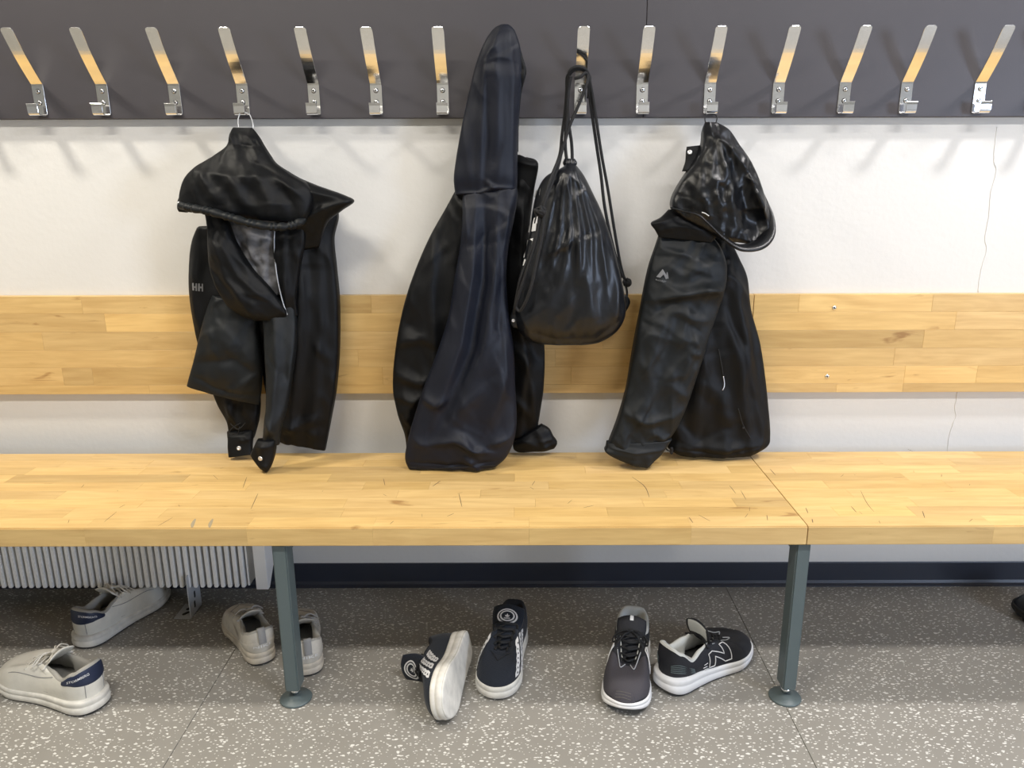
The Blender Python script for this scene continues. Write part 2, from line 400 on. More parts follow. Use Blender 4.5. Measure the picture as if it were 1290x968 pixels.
# bench
zbt = .453; bth = .044
yfr = atz(645, 664.5, zbt).y; ybk = atz(645, 570.5, zbt).y
zbt_bot = zof(688, yfr); 
sx = (atz(948, 577, zbt).x + atz(1017, 664, zbt).x) / 2
bd = yfr - ybk
nrow = 9
BA = empty('wooden_bench', (0, (yfr + ybk) / 2, 0), 'long laminated wood bench on grey steel legs, left of the joint', 'bench', 'laminated wood benches')
BB = empty('wooden_bench', (1.6, (yfr + ybk) / 2, 0), 'laminated wood bench section right of the joint with no leg in view', 'bench', 'laminated wood benches')
def bench_top(root, xa, xb):
    for k in range(nrow):
        ya = yfr - bd * k / nrow; yb = yfr - bd * (k + 1) / nrow
        cuts = [xa + random.uniform(.08, .4)]
        while cuts[-1] < xb - .12: cuts.append(cuts[-1] + random.uniform(.16, .5))
        cuts = [xa] + [c for c in cuts if c < xb - .06] + [xb]
        for a, b in zip(cuts, cuts[1:]):
            if k == 0:
                bm = box_bm(a + .0001, b - .0001, ya, yb, zbt_bot, zbt, 0)
                ed = [e for e in bm.edges if all(abs(v.co.y - ya) < 1e-5 for v in e.verts) and abs(e.verts[0].co.z - e.verts[1].co.z) < 1e-5]
                bmesh.ops.bevel(bm, geom=ed, offset=.0022, segments=2, affect='EDGES')
            else: bm = box_bm(a + .0001, b - .0001, ya - .00008, yb + .00008, zbt_bot, zbt, .0003)
            o = obj('stave', bm, 'wood', root); o.color = tint()
    settle(root)
bench_top(BA, -2.4, sx - .001); bench_top(BB, sx + .001, 2.6)
# wear marks on the bench top: narrow worn cuts lying in the surface
def cut(root, pts, wd=.0012, m='scratch', name='scratch'):
    P = [atz(x, y, zbt) for x, y in pts]; P = smooth_path(P, 8); bm = bmesh.new(); R = []
    for i, p in enumerate(P):
        t = (P[min(i + 1, 7)] - P[max(i - 1, 0)]).normalized(); n = Vector((-t.y, t.x, 0)) * wd * (.25 + math.sin(math.pi * (i + .3) / 7.6)) / 2
        R.append([bm.verts.new(p - root.location + n + Vector((0, 0, .00012))), bm.verts.new(p - root.location - n + Vector((0, 0, .00012)))])
    for A, B in zip(R, R[1:]): bm.faces.new((A[0], A[1], B[1], B[0]))
    return obj(name, bm, m, root)
CUTS = [[(578, 622), (582, 639)], [(563, 651), (572, 647)], [(796, 601), (812, 613), (818, 627)], [(545, 613), (555, 606)], [(1084, 618), (1092, 634), (1101, 645)],
        [(1072, 638), (1079, 646)], [(1143, 566), (1150, 569)], [(966, 649), (967, 656)], [(316, 642), (325, 622)], [(131, 658), (147, 645)], [(199, 663), (218, 652)],
        [(919, 612), (927, 622)], [(868, 652), (873, 659)], [(1162, 644), (1165, 653)], [(483, 603), (485, 612)], [(670, 612), (674, 606)], [(735, 640), (748, 637)], [(970, 591), (977, 599)],
        [(306, 615), (311, 601)], [(150, 640), (158, 636)], [(895, 657), (880, 649)], [(1023, 654), (1024, 659)], [(1015, 640), (1018, 647)], [(933, 618), (940, 630)]]
for c in CUTS: cut(BB if c[0][0] > 1000 or c[0] in ((970, 591),) else BA, c, random.uniform(.001, .0018))
for x0 in (242, 264):
    cut(BA, [(x0, 665), (x0 + 1, 660), (x0 + 4, 654)], .006, 'mark_grey', 'scuff_mark')
for k in range(26):
    x = random.uniform(20, 1280); y = random.uniform(590, 660); 
    if abs(x - (948 + (y - 577) * .79)) < 25: continue
    root = BB if x > 948 + (y - 577) * .79 else BA
    cut(root, [(x, y), (x + random.uniform(-7, 7), y + random.uniform(-6, 6))], random.uniform(.0005, .0010))
def bench_leg(root, xa, xb, yf):
    yb = yf + .045; lz = .034
    L_ = root.location
    bm = box_bm(xa, xb, yf, yb, lz, zbt_bot - .003, .003, 2)
    leg = obj('leg', bm, 'leg_grey', root); leg.data.transform(Matrix.Translation(-L_))
    c = Vector(((xa + xb) / 2, (yf + yb) / 2, 0)) - L_ * 1
    c = Vector((c.x, c.y, 0))
    obj('foot_stem', lathe_bm([(.007, .012), (.007, .02), (.011, .02), (.011, .028), (.007, .028), (.007, .037)], c, seg=12), 'steel', leg, True)
    obj('foot_pad', lathe_bm([(.036, 0), (.037, .003), (.035, .0055), (.022, .009), (.017, .0125), (.012, .0145), (.003, .015)], c, seg=32), 'leg_grey', leg, True)
    bm = box_bm(xa + .002, xb - .002, yf + .004, ybk - .01, zbt_bot - .036, zbt_bot - .0005, .002)
    bm2 = box_bm(xa - .012, xb + .012, yf + .03, ybk - .03, zbt_bot - .004, zbt_bot - .0003)
    add_bm(bm, bm2)
    o = obj('crossbar', bm, 'leg_grey', root); o.data.transform(Matrix.Translation(-L_))
    # gusset
    g = bmesh.new()
    for s in (0,):
        P = [(xa - .011, zbt_bot - .001), (xa, zbt_bot - .001), (xa, zbt_bot - .026), (xa - .004, zbt_bot - .018)]
        A = [g.verts.new((x, yb - .014, z)) for x, z in P]; B = [g.verts.new((x, yb - .008, z)) for x, z in P]
        g.faces.new(A); g.faces.new(B[::-1])
        for i in range(4): g.faces.new((A[i], A[(i + 1) % 4], B[(i + 1) % 4], B[i]))
    o = obj('gusset', g, 'leg_grey', root); o.data.transform(Matrix.Translation(-L_))
yl = yfr + .012
xl0 = at(342, 692, yl).x; xl1 = at(360.5, 692, yl).x
xr0 = at(1003.8, 692, yl).x; xr1 = at(1021.5, 692, yl).x
bench_leg(BA, xl0, xl1, yl); bench_leg(BA, xr0, xr1, yl)
bench_leg(BB, 2.2, 2.235, yl)

# ------------------------------------------------------------------ radiator
yrf = -.165; zrb = zof(740, yrf); zrt = .385
RAD = empty('radiator', (-1.3, -.1, zrb), 'white finned radiator on the wall beneath the left of the bench', 'radiator')
x = at(309, 738, yrf).x; pitch = at(309, 738, yrf).x - at(300.35, 738, yrf).x
n = 0
while x > -1.95:
    bm = box_bm(x - pitch * .60, x, yrf, yrf + .05, zrb, zrt, .0022, 2)
    obj('fin', bm, 'radiator', RAD); x -= pitch; n += 1
xe = at(309, 738, yrf).x
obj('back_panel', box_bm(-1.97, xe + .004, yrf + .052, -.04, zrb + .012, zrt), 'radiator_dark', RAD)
obj('side_plate', box_bm(xe + .006, xe + .010, yrf + .006, -.04, zrb + .004, zrt), 'radiator', RAD)
# end panel with a slanted lower rear corner
xa = at(323, 738, yrf - .006).x; xb = at(338, 738, yrf - .006).x
P = [(yrf - .008, zrb - .001), (yrf + .006, zrb - .001), (yrf + .05, zrb + .045), (yrf + .05, zrt), (yrf - .008, zrt)]
bm = bmesh.new(); A = [bm.verts.new((xa, y, z)) for y, z in P]; B = [bm.verts.new((xb, y, z)) for y, z in P]
bm.faces.new(A); bm.faces.new(B[::-1])
for i in range(5): bm.faces.new((A[i], A[(i + 1) % 5], B[(i + 1) % 5], B[i]))
bmesh.ops.bevel(bm, geom=bm.edges[:], offset=.001, segments=1, affect='EDGES')
obj('end_panel', bm, 'radiator', RAD)
obj('wall_mount', box_bm(xe - .3, xe - .25, -.045, 0, zrb + .05, zrt - .05), 'bracket', RAD)
p1 = atz(241, 780, 0); p2 = atz(255.5, 762, 0); bxx = p1.x
bm = box_bm(bxx - .002, bxx, p1.y, p2.y, 0, zrb + .04)
add_bm(bm, box_bm(bxx - .048, bxx, p1.y, p2.y, 0, .002))
fb = obj('floor_bracket', bm, 'bracket', RAD)
def slot_bm(c, u, v, ln, wd, th):
    bm = bmesh.new(); R = []
    c, u, v = Vector(c), Vector(u), Vector(v); nn = u.cross(v).normalized() * th
    pts = [c + u * (ln / 2) + (u * math.cos(a) + v * math.sin(a)) * wd for a in [(-.5 + i / 6) * math.pi for i in range(7)]] + \
          [c - u * (ln / 2) - (u * math.cos(a) + v * math.sin(a)) * wd for a in [(-.5 + i / 6) * math.pi for i in range(7)]]
    A = [bm.verts.new(p + nn) for p in pts]; B = [bm.verts.new(p - nn) for p in pts]
    bm.faces.new(A); bm.faces.new(B[::-1])
    for i in range(14): bm.faces.new((A[i], A[(i + 1) % 14], B[(i + 1) % 14], B[i]))
    return bm
ym = (p1.y + p2.y) / 2
for zz, yo in ((.085, .006), (.055, .0), (.028, -.006)):
    obj('slot', slot_bm((bxx + .0001, ym + yo, zz), (0, 0, 1), (0, 1, 0), .012, .0045, .0004), 'screw_dark', fb)
for yo in (-.012, .014):
    obj('slot', slot_bm((bxx - .025, ym + yo, .0021), (.6, .8, 0), (-.8, .6, 0), .012, .005, .0004), 'screw_dark', fb)
settle(RAD)
for ch in fb.children: ch.data.transform(Matrix.Translation(-RAD.location))

# ------------------------------------------------------------------ garment panels
BV = {}
def polyd(px, py, pts):
    """signed distance (numpy) to polyline, plus 0..1 position"""
    best = np.full(px.shape, 1e9); sg = np.zeros(px.shape); tt = np.zeros(px.shape); n = len(pts) - 1
    for i in range(n):
        ax, ay = pts[i]; bx_, by = pts[i + 1]; dx, dy = bx_ - ax, by - ay; l2 = dx * dx + dy * dy + 1e-9
        t = np.clip(((px - ax) * dx + (py - ay) * dy) / l2, 0, 1)
        d = np.hypot(px - ax - t * dx, py - ay - t * dy); cr = (px - ax) * dy - (py - ay) * dx   # >0: right-hand of a downward line... 
        m = d < best; best = np.where(m, d, best); sg = np.where(m, np.sign(cr), sg); tt = np.where(m, (i + t) / n, tt)
    return best * np.where(sg == 0, 1, sg), tt
def panel(name, rows, m, parent, folds=(), nu=56, nv=70, noise_amp=.003, nsc=(40, 120), seed=0, hem=0, sq=.38, open_end=False, creases=1.0, crease_amp=1.0):
    """closed lofted cloth volume. rows: (Lx,Ly,Rx,Ry,Y,T) in photo frame and metres. folds: (pts, amp, w_left, w_right)"""
    vs = []; PX = np.zeros((nv, nu)); PY = np.zeros((nv, nu)); DY = np.zeros((nv, nu)); SN = np.zeros((nv, nu)); YC = np.zeros((nv, nu)); UU = np.zeros((nv, nu))
    for j in range(nv):
        v = j / (nv - 1); r = crom(rows, v); Lx, Ly, Rx, Ry, Y, T = r; T = max(T * .78, .001)
        if j == 0 or j == nv - 1: T *= .55
        for i in range(nu):
            a = 2 * math.pi * i / nu; c, s = math.cos(a), math.sin(a)
            u = .5 - .5 * c
            PX[j, i] = Lx + (Rx - Lx) * u; PY[j, i] = Ly + (Ry - Ly) * u
            sp = math.copysign(abs(s) ** sq, s); DY[j, i] = T * sp * (1 if s > 0 else .6); SN[j, i] = max(0, s) ** .5; YC[j, i] = Y; UU[j, i] = u
    disp = np.zeros((nv, nu))
    # small soft creases of hanging cloth: steep on one side, gentle on the other
    rr = random.Random(seed * 31 + 5); folds = list(folds)
    xa, xb_, ya, yb = PX.min(), PX.max(), PY.min(), PY.max()
    ax_ = crom(rows, 1); a0 = crom(rows, 0)
    base_ang = math.atan2(ax_[1] + ax_[3] - a0[1] - a0[3], ax_[0] + ax_[2] - a0[0] - a0[2])
    for _ in range(int((xb_ - xa) * (yb - ya) / 420 * creases)):
        v = rr.random(); r = crom(rows, v); u = rr.uniform(-.05, 1.05); x0 = r[0] + (r[2] - r[0]) * u; y0 = r[1] + (r[3] - r[1]) * u
        ang = base_ang + rr.choice((-1, 1)) * abs(rr.gauss(.15, .55)); ln = rr.uniform(.12, .42) * math.hypot(xb_ - xa, yb - ya) * .6; cv = rr.uniform(-.25, .25)
        P_ = [(x0 + math.cos(ang + cv * (t - .5) * 2) * ln * (t - .5), y0 + math.sin(ang + cv * (t - .5) * 2) * ln * (t - .5)) for t in (0, .25, .5, .75, 1)]
        w1, w2 = rr.choice(((2.2, 9), (9, 2.2), (3, 5), (2.5, 14))); folds.append((P_, rr.uniform(.0012, .0034) * crease_amp * rr.choice((1, 1, -.8)), w1, w2))
    for f in folds:
        pts, amp, wl, wr = f[:4]
        d, t = polyd(PX, PY, pts)
        env = np.clip(np.sin(np.pi * np.clip(t * .96 + .02, 0, 1)), 0, 1) ** .35
        w_ = np.where(d > 0, wl, wr)
        disp += (1.65 if crease_amp else 1.2) * amp * env * np.exp(-(np.abs(d) / (w_ * 1.1)) ** 1.35)
    if noise_amp:
        for j in range(nv):
            for i in range(nu):
                q = noise.noise(Vector((PX[j, i] / nsc[0] + seed * 7.3, PY[j, i] / nsc[1], seed)))
                q2 = noise.noise(Vector((PX[j, i] / nsc[0] * 2.3 + seed * 3.1, PY[j, i] / nsc[1] * 2.6, seed + 5)))
                disp[j, i] += noise_amp * ((1 - abs(q) * 3.4) * 1.1 + (1 - abs(q2) * 3) * .45)
    bm = bmesh.new(); R = []
    for j in range(nv):
        ring = []
        for i in range(nu):
            p = at(PX[j, i], PY[j, i], YC[j, i]); p.y -= DY[j, i] + disp[j, i] * SN[j, i]
            ring.append(bm.verts.new(p))
        R.append(ring)
    for A, B in zip(R, R[1:]):
        for k in range(nu): bm.faces.new((A[k], A[(k + 1) % nu], B[(k + 1) % nu], B[k]))
    for ring, nxt in ((R[0], R[1]), (R[-1], R[-2])):
        c = sum((v.co for v in ring), Vector()) / nu + (sum((v.co for v in nxt), Vector()) / nu - sum((v.co for v in ring), Vector()) / nu) * 1.5
        cv = bm.verts.new(c)
        for k in range(nu): bm.faces.new((ring[k], ring[(k + 1) % nu], cv))
    bmesh.ops.recalc_face_normals(bm, faces=bm.faces[:])
    bm.verts.ensure_lookup_table()
    o = obj(name, bm, m, parent, True)
    me = o.data
    o['_bv'] = 1
    BV.setdefault(parent.name, []).append(BVHTree.FromPolygons([v.co.copy() for v in me.vertices], [tuple(p.vertices) for p in me.polygons]))
    return o
def hit(parent, px, py):
    d = ray(px, py).normalized(); best = None
    for b in BV[parent.name]:
        h = b.ray_cast(CAMP, d)
        if h[0] is not None and (best is None or h[3] < best[3]): best = h
    if best is None: return None, None
    n = best[1]; 
    if n.dot(d) > 0: n = -n
    return best[0], n
def on(parent, px, py, lift=.001):
    p, n = hit(parent, px, py)
    if p is None: p = at(px, py, parent.location.y); n = Vector((0, -1, 0))
    return p + n * lift
def decal(name, polys, m, parent, lift=.0012, sub=None, own=None):
    """polys: polygons in photo frame laid on the cloth"""
    bm = bmesh.new()
    for P in polys:
        P2 = []
        for a, b in zip(P, P[1:] + P[:1]):
            k = max(1, int(math.hypot(b[0] - a[0], b[1] - a[1]) / 4))
            for i in range(k): P2.append((a[0] + (b[0] - a[0]) * i / k, a[1] + (b[1] - a[1]) * i / k))
        vs = [bm.verts.new(on(own or parent, x, y, lift)) for x, y in P2]
        bm.faces.new(vs)
    bmesh.ops.triangulate(bm, faces=bm.faces[:])
    return obj(name, bm, m, parent)
def text_tris(txt, bold=0.0):
    cu = bpy.data.curves.new('t', 'FONT'); cu.body = txt; cu.size = 1; cu.align_x = 'CENTER'; cu.align_y = 'CENTER'; cu.offset = bold; cu.resolution_u = 3
    ob = bpy.data.objects.new('t', cu); C.objects.link(ob); bpy.context.view_layer.update()
    me = bpy.data.meshes.new_from_object(ob); vs = [v.co.copy() for v in me.vertices]; fs = [tuple(p.vertices) for p in me.polygons]
    C.objects.unlink(ob); bpy.data.objects.remove(ob); bpy.data.curves.remove(cu); bpy.data.meshes.remove(me)
    return vs, fs
def decal_text(name, txt, c, ux, uy, m, parent, own=None, bold=.01, lift=.0012):
    vs, fs = text_tris(txt, bold)
    V = [on(own or parent, c[0] + ux[0] * v.x + uy[0] * v.y, c[1] + ux[1] * v.x + uy[1] * v.y, lift) for v in vs]
    return pyd(name, V, fs, m, parent, False)
def tubepx(name, pts, r, m, parent, n=30, seg=8, flat=1, ride=None):
    """pts: (px,py,Y) or (px,py) riding on the cloth"""
    P = []
    for q in pts:
        P.append(at(*q) if len(q) == 3 else on(ride or parent, q[0], q[1], r * .7))
    return obj(name, tube_bm(smooth_path(P, n), r, seg, flat), m, parent, True)
def snap(parent, px, py, r=.0055, own=None):
    p, n = hit(own or parent, px, py)
    if p is None: return
    return obj('snap_button', lathe_bm([(r, -.001), (r, .0012), (r * .8, .0024), (r * .45, .0026), (r * .35, .0018)], p, n, 18), 'snap', parent, True)
def finish(root):
    inv = Matrix.Translation(-root.location)
    for ch in [o for o in C.objects if o.parent is root]: 
        ch.data.transform(inv)
        for g in [o for o in C.objects if o.parent is ch]: g.data.transform(inv)
    for o in C.objects:
        if '_bv' in o: del o['_bv']

# ------------------------------------------------------------------ left black jacket
JA = empty('jacket', tuple(at(320, 300, -.08)), 'black rain jacket hanging at the left, grey lining showing, two snapped cuffs below', 'jacket', 'black jackets on the hooks')
K = 'black_fabric'; G = 'charcoal_fabric'
# body back part, right side
panel('body', [(330, 235, 405, 240, -.055, .03), (322, 262, 426, 268, -.06, .035), (318, 300, 421, 300, -.06, .038), (316, 330, 424, 335, -.065, .04),
               (320, 380, 428, 380, -.07, .04), (326, 430, 428, 440, -.075, .04), (336, 490, 424, 490, -.08, .04), (345, 535, 417, 530, -.08, .036), (351, 553, 410, 567, -.08, .026)],
      K, JA, [([(385, 290), (388, 400), (372, 540)], .014, 5, 22), ([(405, 280), (410, 400), (398, 560)], .008, 4, 14), ([(402, 430), (420, 452)], .006, 4, 6),
              ([(360, 530), (390, 540), (412, 548)], .005, 6, 4), ([(372, 535), (402, 521)], .006, 5, 3)], nu=72, nv=90, seed=1)
panel('sleeve', [(252, 285, 300, 285, -.07, .03), (244, 305, 305, 310, -.07, .035), (241, 335, 310, 340, -.07, .035), (241, 370, 315, 380, -.075, .035),
                 (246, 405, 320, 410, -.075, .035), (253, 440, 322, 440, -.08, .035), (264, 478, 325, 480, -.085, .033), (276, 510, 328, 505, -.085, .03), (288, 532, 326, 530, -.09, .026), (289, 555, 320, 552, -.09, .022)],
      K, JA, [([(255, 300), (250, 380), (262, 430)], .008, 5, 10), ([(290, 505), (306, 540)], .008, 6, 4)], nu=56, nv=70, seed=2, noise_amp=.004)
panel('cuff', [(287, 543, 319, 540, -.10, .022), (288, 552, 319, 550, -.115, .023), (288, 564, 318, 562, -.125, .022), (289, 576, 318, 572, -.135, .018)],
      K, JA, [([(288, 548), (318, 546)], .003, 2, 3)], nu=48, nv=24, seed=3, noise_amp=.001)
# lower front piece
panel('front_hem', [(268, 372, 318, 380, -.105, .014), (260, 392, 325, 395, -.11, .02), (253, 420, 326, 425, -.115, .026), (246, 450, 330, 455, -.12, .03), (239, 475, 330, 485, -.12, .03), (236, 486, 327, 510, -.12, .022)],
      G, JA, [([(248, 472), (285, 490), (330, 498)], -.004, 3, 3), ([(290, 400), (280, 480)], .008, 30, 20), ([(252, 455), (300, 450), (325, 470)], -.006, 5, 10),
              ([(296, 492), (312, 480), (326, 470)], .006, 4, 6), ([(290, 500), (292, 486)], .004, 3, 3), ([(306, 503), (309, 488)], .004, 3, 3)], nu=72, nv=60, seed=4, sq=.6)
panel('sleeve', [(330, 385, 372, 380, -.125, .02), (333, 410, 374, 410, -.14, .026), (335, 440, 373, 440, -.155, .03), (337, 475, 368, 475, -.17, .03), (337, 510, 362, 512, -.185, .028), (334, 540, 354, 540, -.2, .026), (331, 562, 352, 560, -.205, .022)],
      G, JA, [([(352, 390), (352, 470), (345, 545)], .010, 5, 12), ([(336, 520), (350, 545)], .004, 3, 5)], nu=48, nv=60, seed=5, noise_amp=.002)
panel('cuff', [(325, 553, 348, 553, -.212, .022), (321, 562, 348, 563, -.215, .026), (317, 572, 346, 575, -.22, .024), (325, 584, 342, 587, -.225, .018), (334, 593, 338, 594, -.227, .008)],
      K, JA, [([(326, 560), (346, 558)], .005, 3, 4), ([(335, 556), (330, 590)], .004, 8, 5)], nu=48, nv=28, seed=6, noise_amp=.0015)
# grey lining seen through the opening
panel('lining', [(272, 268, 352, 276, -.125, .012), (282, 285, 362, 290, -.125, .012), (296, 315, 360, 318, -.125, .012), (318, 345, 355, 345, -.125, .012), (335, 375, 352, 372, -.12, .01)],
      'grey_lining', JA, [([(315, 275), (322, 330)], .012, 5, 9), ([(340, 290), (336, 360)], .010, 3, 8), ([(318, 325), (345, 300)], .006, 4, 4), ([(300, 300), (330, 345)], -.006, 5, 5)], nu=56, nv=50, seed=7, noise_amp=.004, nsc=(12, 18))
panel('inner_facing', [(346, 282, 380, 272, -.13, .010), (345, 310, 385, 300, -.135, .016), (350, 345, 378, 340, -.135, .02), (356, 375, 374, 375, -.135, .02), (360, 398, 376, 398, -.13, .012)],
      K, JA, [([(360, 285), (364, 390)], .008, 4, 8)], nu=40, nv=50, seed=8)
tubepx('zip_tape', [(347, 283), (346, 310), (349, 345), (356, 378), (362, 397)], .0016, 'silver', JA)
# wide facing sweeping from upper left down to a point
panel('front_facing', [(258, 264, 276, 262, -.145, .010), (262, 285, 288, 278, -.15, .02), (264, 310, 298, 305, -.155, .026), (266, 338, 318, 338, -.155, .03), (275, 362, 338, 360, -.155, .03),
                       (288, 384, 352, 378, -.155, .028), (305, 397, 362, 393, -.15, .022), (325, 404, 360, 401, -.15, .010)],
      K, JA, [([(272, 290), (290, 350), (340, 398)], .008, 6, 14), ([(282, 300), (305, 345), (355, 388)], .006, 3, 6), ([(262, 330), (300, 372)], -.005, 5, 5), ([(300, 360), (322, 400)], .006, 5, 8)], nu=64, nv=64, seed=9)
# right shoulder and collar flap
panel('shoulder', [(352, 218, 372, 222, -.12, .012), (350, 228, 398, 233, -.125, .022), (346, 245, 434, 246, -.13, .028), (345, 262, 446, 254, -.13, .028), (352, 276, 430, 266, -.13, .026), (362, 288, 412, 282, -.125, .022), (368, 318, 402, 312, -.11, .012)],
      K, JA, [([(350, 232), (400, 242), (446, 253)], .008, 5, 8), ([(372, 285), (410, 262), (440, 254)], .008, 4, 8), ([(355, 240), (370, 275)], .006, 5, 8)], nu=64, nv=50, seed=10)
# hood
hd = panel('hood', [(296, 161, 318, 161, -.085, .008), (292, 172, 326, 172, -.10, .026), (288, 184, 333, 184, -.11, .032), (270, 197, 340, 195, -.12, .038), (250, 210, 348, 206, -.13, .044), (236, 224, 366, 218, -.14, .048),
                (230, 240, 388, 232, -.145, .05), (229, 254, 396, 248, -.15, .05), (236, 264, 392, 268, -.155, .046), (262, 270, 384, 282, -.155, .036)],
      K, JA, [([(300, 183), (335, 186)], -.003, 3, 3), ([(245, 214), (300, 222), (372, 222)], .006, 5, 10), ([(262, 218), (285, 255)], .009, 4, 10), ([(300, 222), (322, 262)], .010, 4, 9), ([(330, 215), (350, 255), (345, 280)], .009, 4, 10),
              ([(352, 222), (378, 240)], .008, 3, 7), ([(250, 228), (262, 262)], .006, 3, 6), ([(285, 235), (300, 270)], .006, 3, 6), ([(326, 205), (362, 225)], -.005, 3, 6), ([(360, 235), (376, 262)], -.007, 4, 7)],
      nu=110, nv=90, seed=11, noise_amp=.004)
# gathered elastic band along the hood edge
P = smooth_path([at(228, 258, -.165), at(240, 262, -.19), at(262, 266, -.20), (at(290, 274, -.205)), at(318, 282, -.205), at(345, 286, -.20), at(368, 284, -.19), at(384, 276, -.17)], 120)
def rad(i): return .0125 + .0018 * math.sin(i * 1.1 + math.sin(i * .37) * 2) + (.0 if 4 < i < 116 else -.004)
obj('hood_band', tube_bm(P, .009, 12, .75, radii=[rad(i) for i in range(120)]), G, JA, True)
panel('hood_tab', [(229, 243, 236, 241, -.14, .008), (225, 252, 240, 250, -.14, .012), (224, 262, 240, 264, -.14, .012), (226, 267, 236, 268, -.14, .008)], K, JA, nu=30, nv=16, noise_amp=.001)
obj('toggle', lathe_bm([(.001, 0), (.004, .001), (.0055, .005), (.004, .009), (.001, .010)], at(227, 257, -.16), Vector((0, -1, .2)), 12), 'snap', JA, True)
snap(JA, 301, 565, .006); snap(JA, 328, 578, .006)
pz = at(312, 140, -.055)
for dx in (0, .012):
    pass
hl = [at(301, 163, -.085), at(300, 155, -.075), at(300.5, 148, -.063), at(303, 143.5, -.055), at(309, 142, -.050), at(314, 144, -.055), at(317, 150, -.065), at(319, 158, -.08), at(318, 164, -.085)]
obj('hanger_loop', tube_bm(smooth_path(hl, 30), .0013, 8), 'silver', JA, True)
tubepx('draw_cord', [(303, 533, -.12), (292, 540, -.125), (287, 548, -.125), (290, 556, -.125), (298, 551, -.125), (302, 538, -.125)], .0013, 'cord', JA)
tubepx('draw_cord', [(290, 534, -.125), (300, 541, -.128), (309, 533, -.12)], .0013, 'cord', JA)
# the letters H H in faded print on the sleeve
for P in ([(242.6, 356.5), (244.4, 356.5), (244.8, 366), (243, 366)], [(244.5, 360.6), (246.6, 360.8), (246.7, 362.8), (244.6, 362.6)], [(246.4, 357), (248.2, 357), (248.4, 366.6), (246.6, 366.6)],
          [(249.6, 357), (251.6, 357.2), (251.7, 367), (249.7, 366.8)], [(251.5, 361), (254, 361.2), (254.1, 363.4), (251.6, 363.2)], [(253.9, 357.4), (255.9, 357.6), (256, 367.4), (254, 367.2)]):
    decal('logo_print', [P], 'print_grey', JA, .0015)
finish(JA)

# ------------------------------------------------------------------ middle navy jacket
JB = empty('jacket', tuple(at(600, 300, -.1)), 'tall navy jacket hanging by its pointed hood, hem resting on the bench', 'jacket', 'black jackets on the hooks')
N = 'navy_fabric'
panel('side_body', [(640, 200, 664, 198, -.055, .016), (638, 206, 678, 206, -.06, .022), (638, 228, 673, 240, -.065, .03), (640, 280, 667, 290, -.075, .034), (636, 340, 668, 345, -.085, .036), (634, 400, 680, 395, -.09, .038), (636, 450, 686, 440, -.09, .036),
                    (638, 490, 685, 485, -.09, .034), (640, 520, 681, 515, -.09, .030), (642, 555, 676, 545, -.09, .024)],
      K, JB, [([(660, 260), (655, 400), (672, 500)], .010, 5, 10), ([(640, 490), (668, 520)], .007, 5, 8), ([(654, 440), (680, 470)], .006, 5, 8)], nu=56, nv=80, seed=21)
panel('sleeve', [(575, 238, 612, 240, -.09, .022), (562, 262, 618, 262, -.09, .032), (541, 300, 620, 300, -.09, .04), (522, 345, 615, 345, -.095, .045), (508, 390, 608, 390, -.10, .048), (499, 440, 595, 440, -.10, .05), (496, 485, 580, 485, -.105, .048),
                 (502, 518, 565, 520, -.11, .045), (511, 545, 556, 545, -.11, .04), (513, 572, 550, 572, -.115, .03)],
      K, JB, [([(548, 310), (545, 385), (552, 430)], .011, 7, 12), ([(506, 430), (535, 422), (552, 432)], .011, 9, 3), ([(500, 468), (530, 478), (560, 468)], .010, 8, 4), ([(500, 495), (525, 500), (548, 488)], .009, 7, 4), ([(508, 400), (545, 428)], -.006, 8, 8),
              ([(508, 535), (522, 500)], .006, 5, 6)], nu=80, nv=110, seed=22, noise_amp=.004)
panel('body', [(596, 225, 640, 222, -0.120, .022), (584, 246, 652, 240, -0.125, .034), (583, 275, 648, 275, -0.130, .042), (580, 310, 641, 310, -0.135, .046), (573, 350, 638, 350, -0.145, .05), (566, 395, 641, 395, -0.155, .052), (552, 440, 647, 440, -0.165, .054), (535, 485, 649, 485, -0.175, .054),
               (522, 525, 651, 525, -0.184, .052), (514, 555, 648, 552, -0.192, .05), (511, 575, 638, 574, -0.197, .045), (515, 589, 624, 587, -0.202, .03)],
      N, JB, [([(600, 250), (597, 340), (582, 430), (545, 530)], .013, 7, 22), ([(628, 250), (625, 340), (612, 430), (585, 500)], .012, 16, 7), ([(645, 250), (634, 320), (640, 400)], .006, 8, 5), ([(612, 260), (610, 350), (595, 440), (560, 520)], -.008, 8, 8),
              ([(636, 420), (640, 470), (618, 530)], .011, 6, 14), ([(628, 452), (642, 500)], .006, 4, 10), ([(530, 495), (550, 505), (565, 500)], .009, 8, 3), ([(541, 555), (575, 548), (600, 560)], .010, 9, 4), ([(582, 540), (598, 560), (612, 562)], .011, 3, 8),
              ([(620, 555), (640, 548)], .008, 7, 4), ([(516, 578), (570, 581), (628, 576)], -.0035, 2.5, 2.5), ([(592, 572), (602, 582), (604, 590)], .010, 3, 5), ([(560, 540), (585, 505), (610, 480)], .007, 6, 10), ([(520, 545), (545, 562)], .005, 5, 8),
              ([(587, 258), (590, 300)], .006, 3, 8), ([(636, 300), (628, 400), (634, 440)], -.006, 8, 6)], nu=120, nv=150, seed=23, noise_amp=.002, nsc=(40, 150), creases=.3, crease_amp=.8)
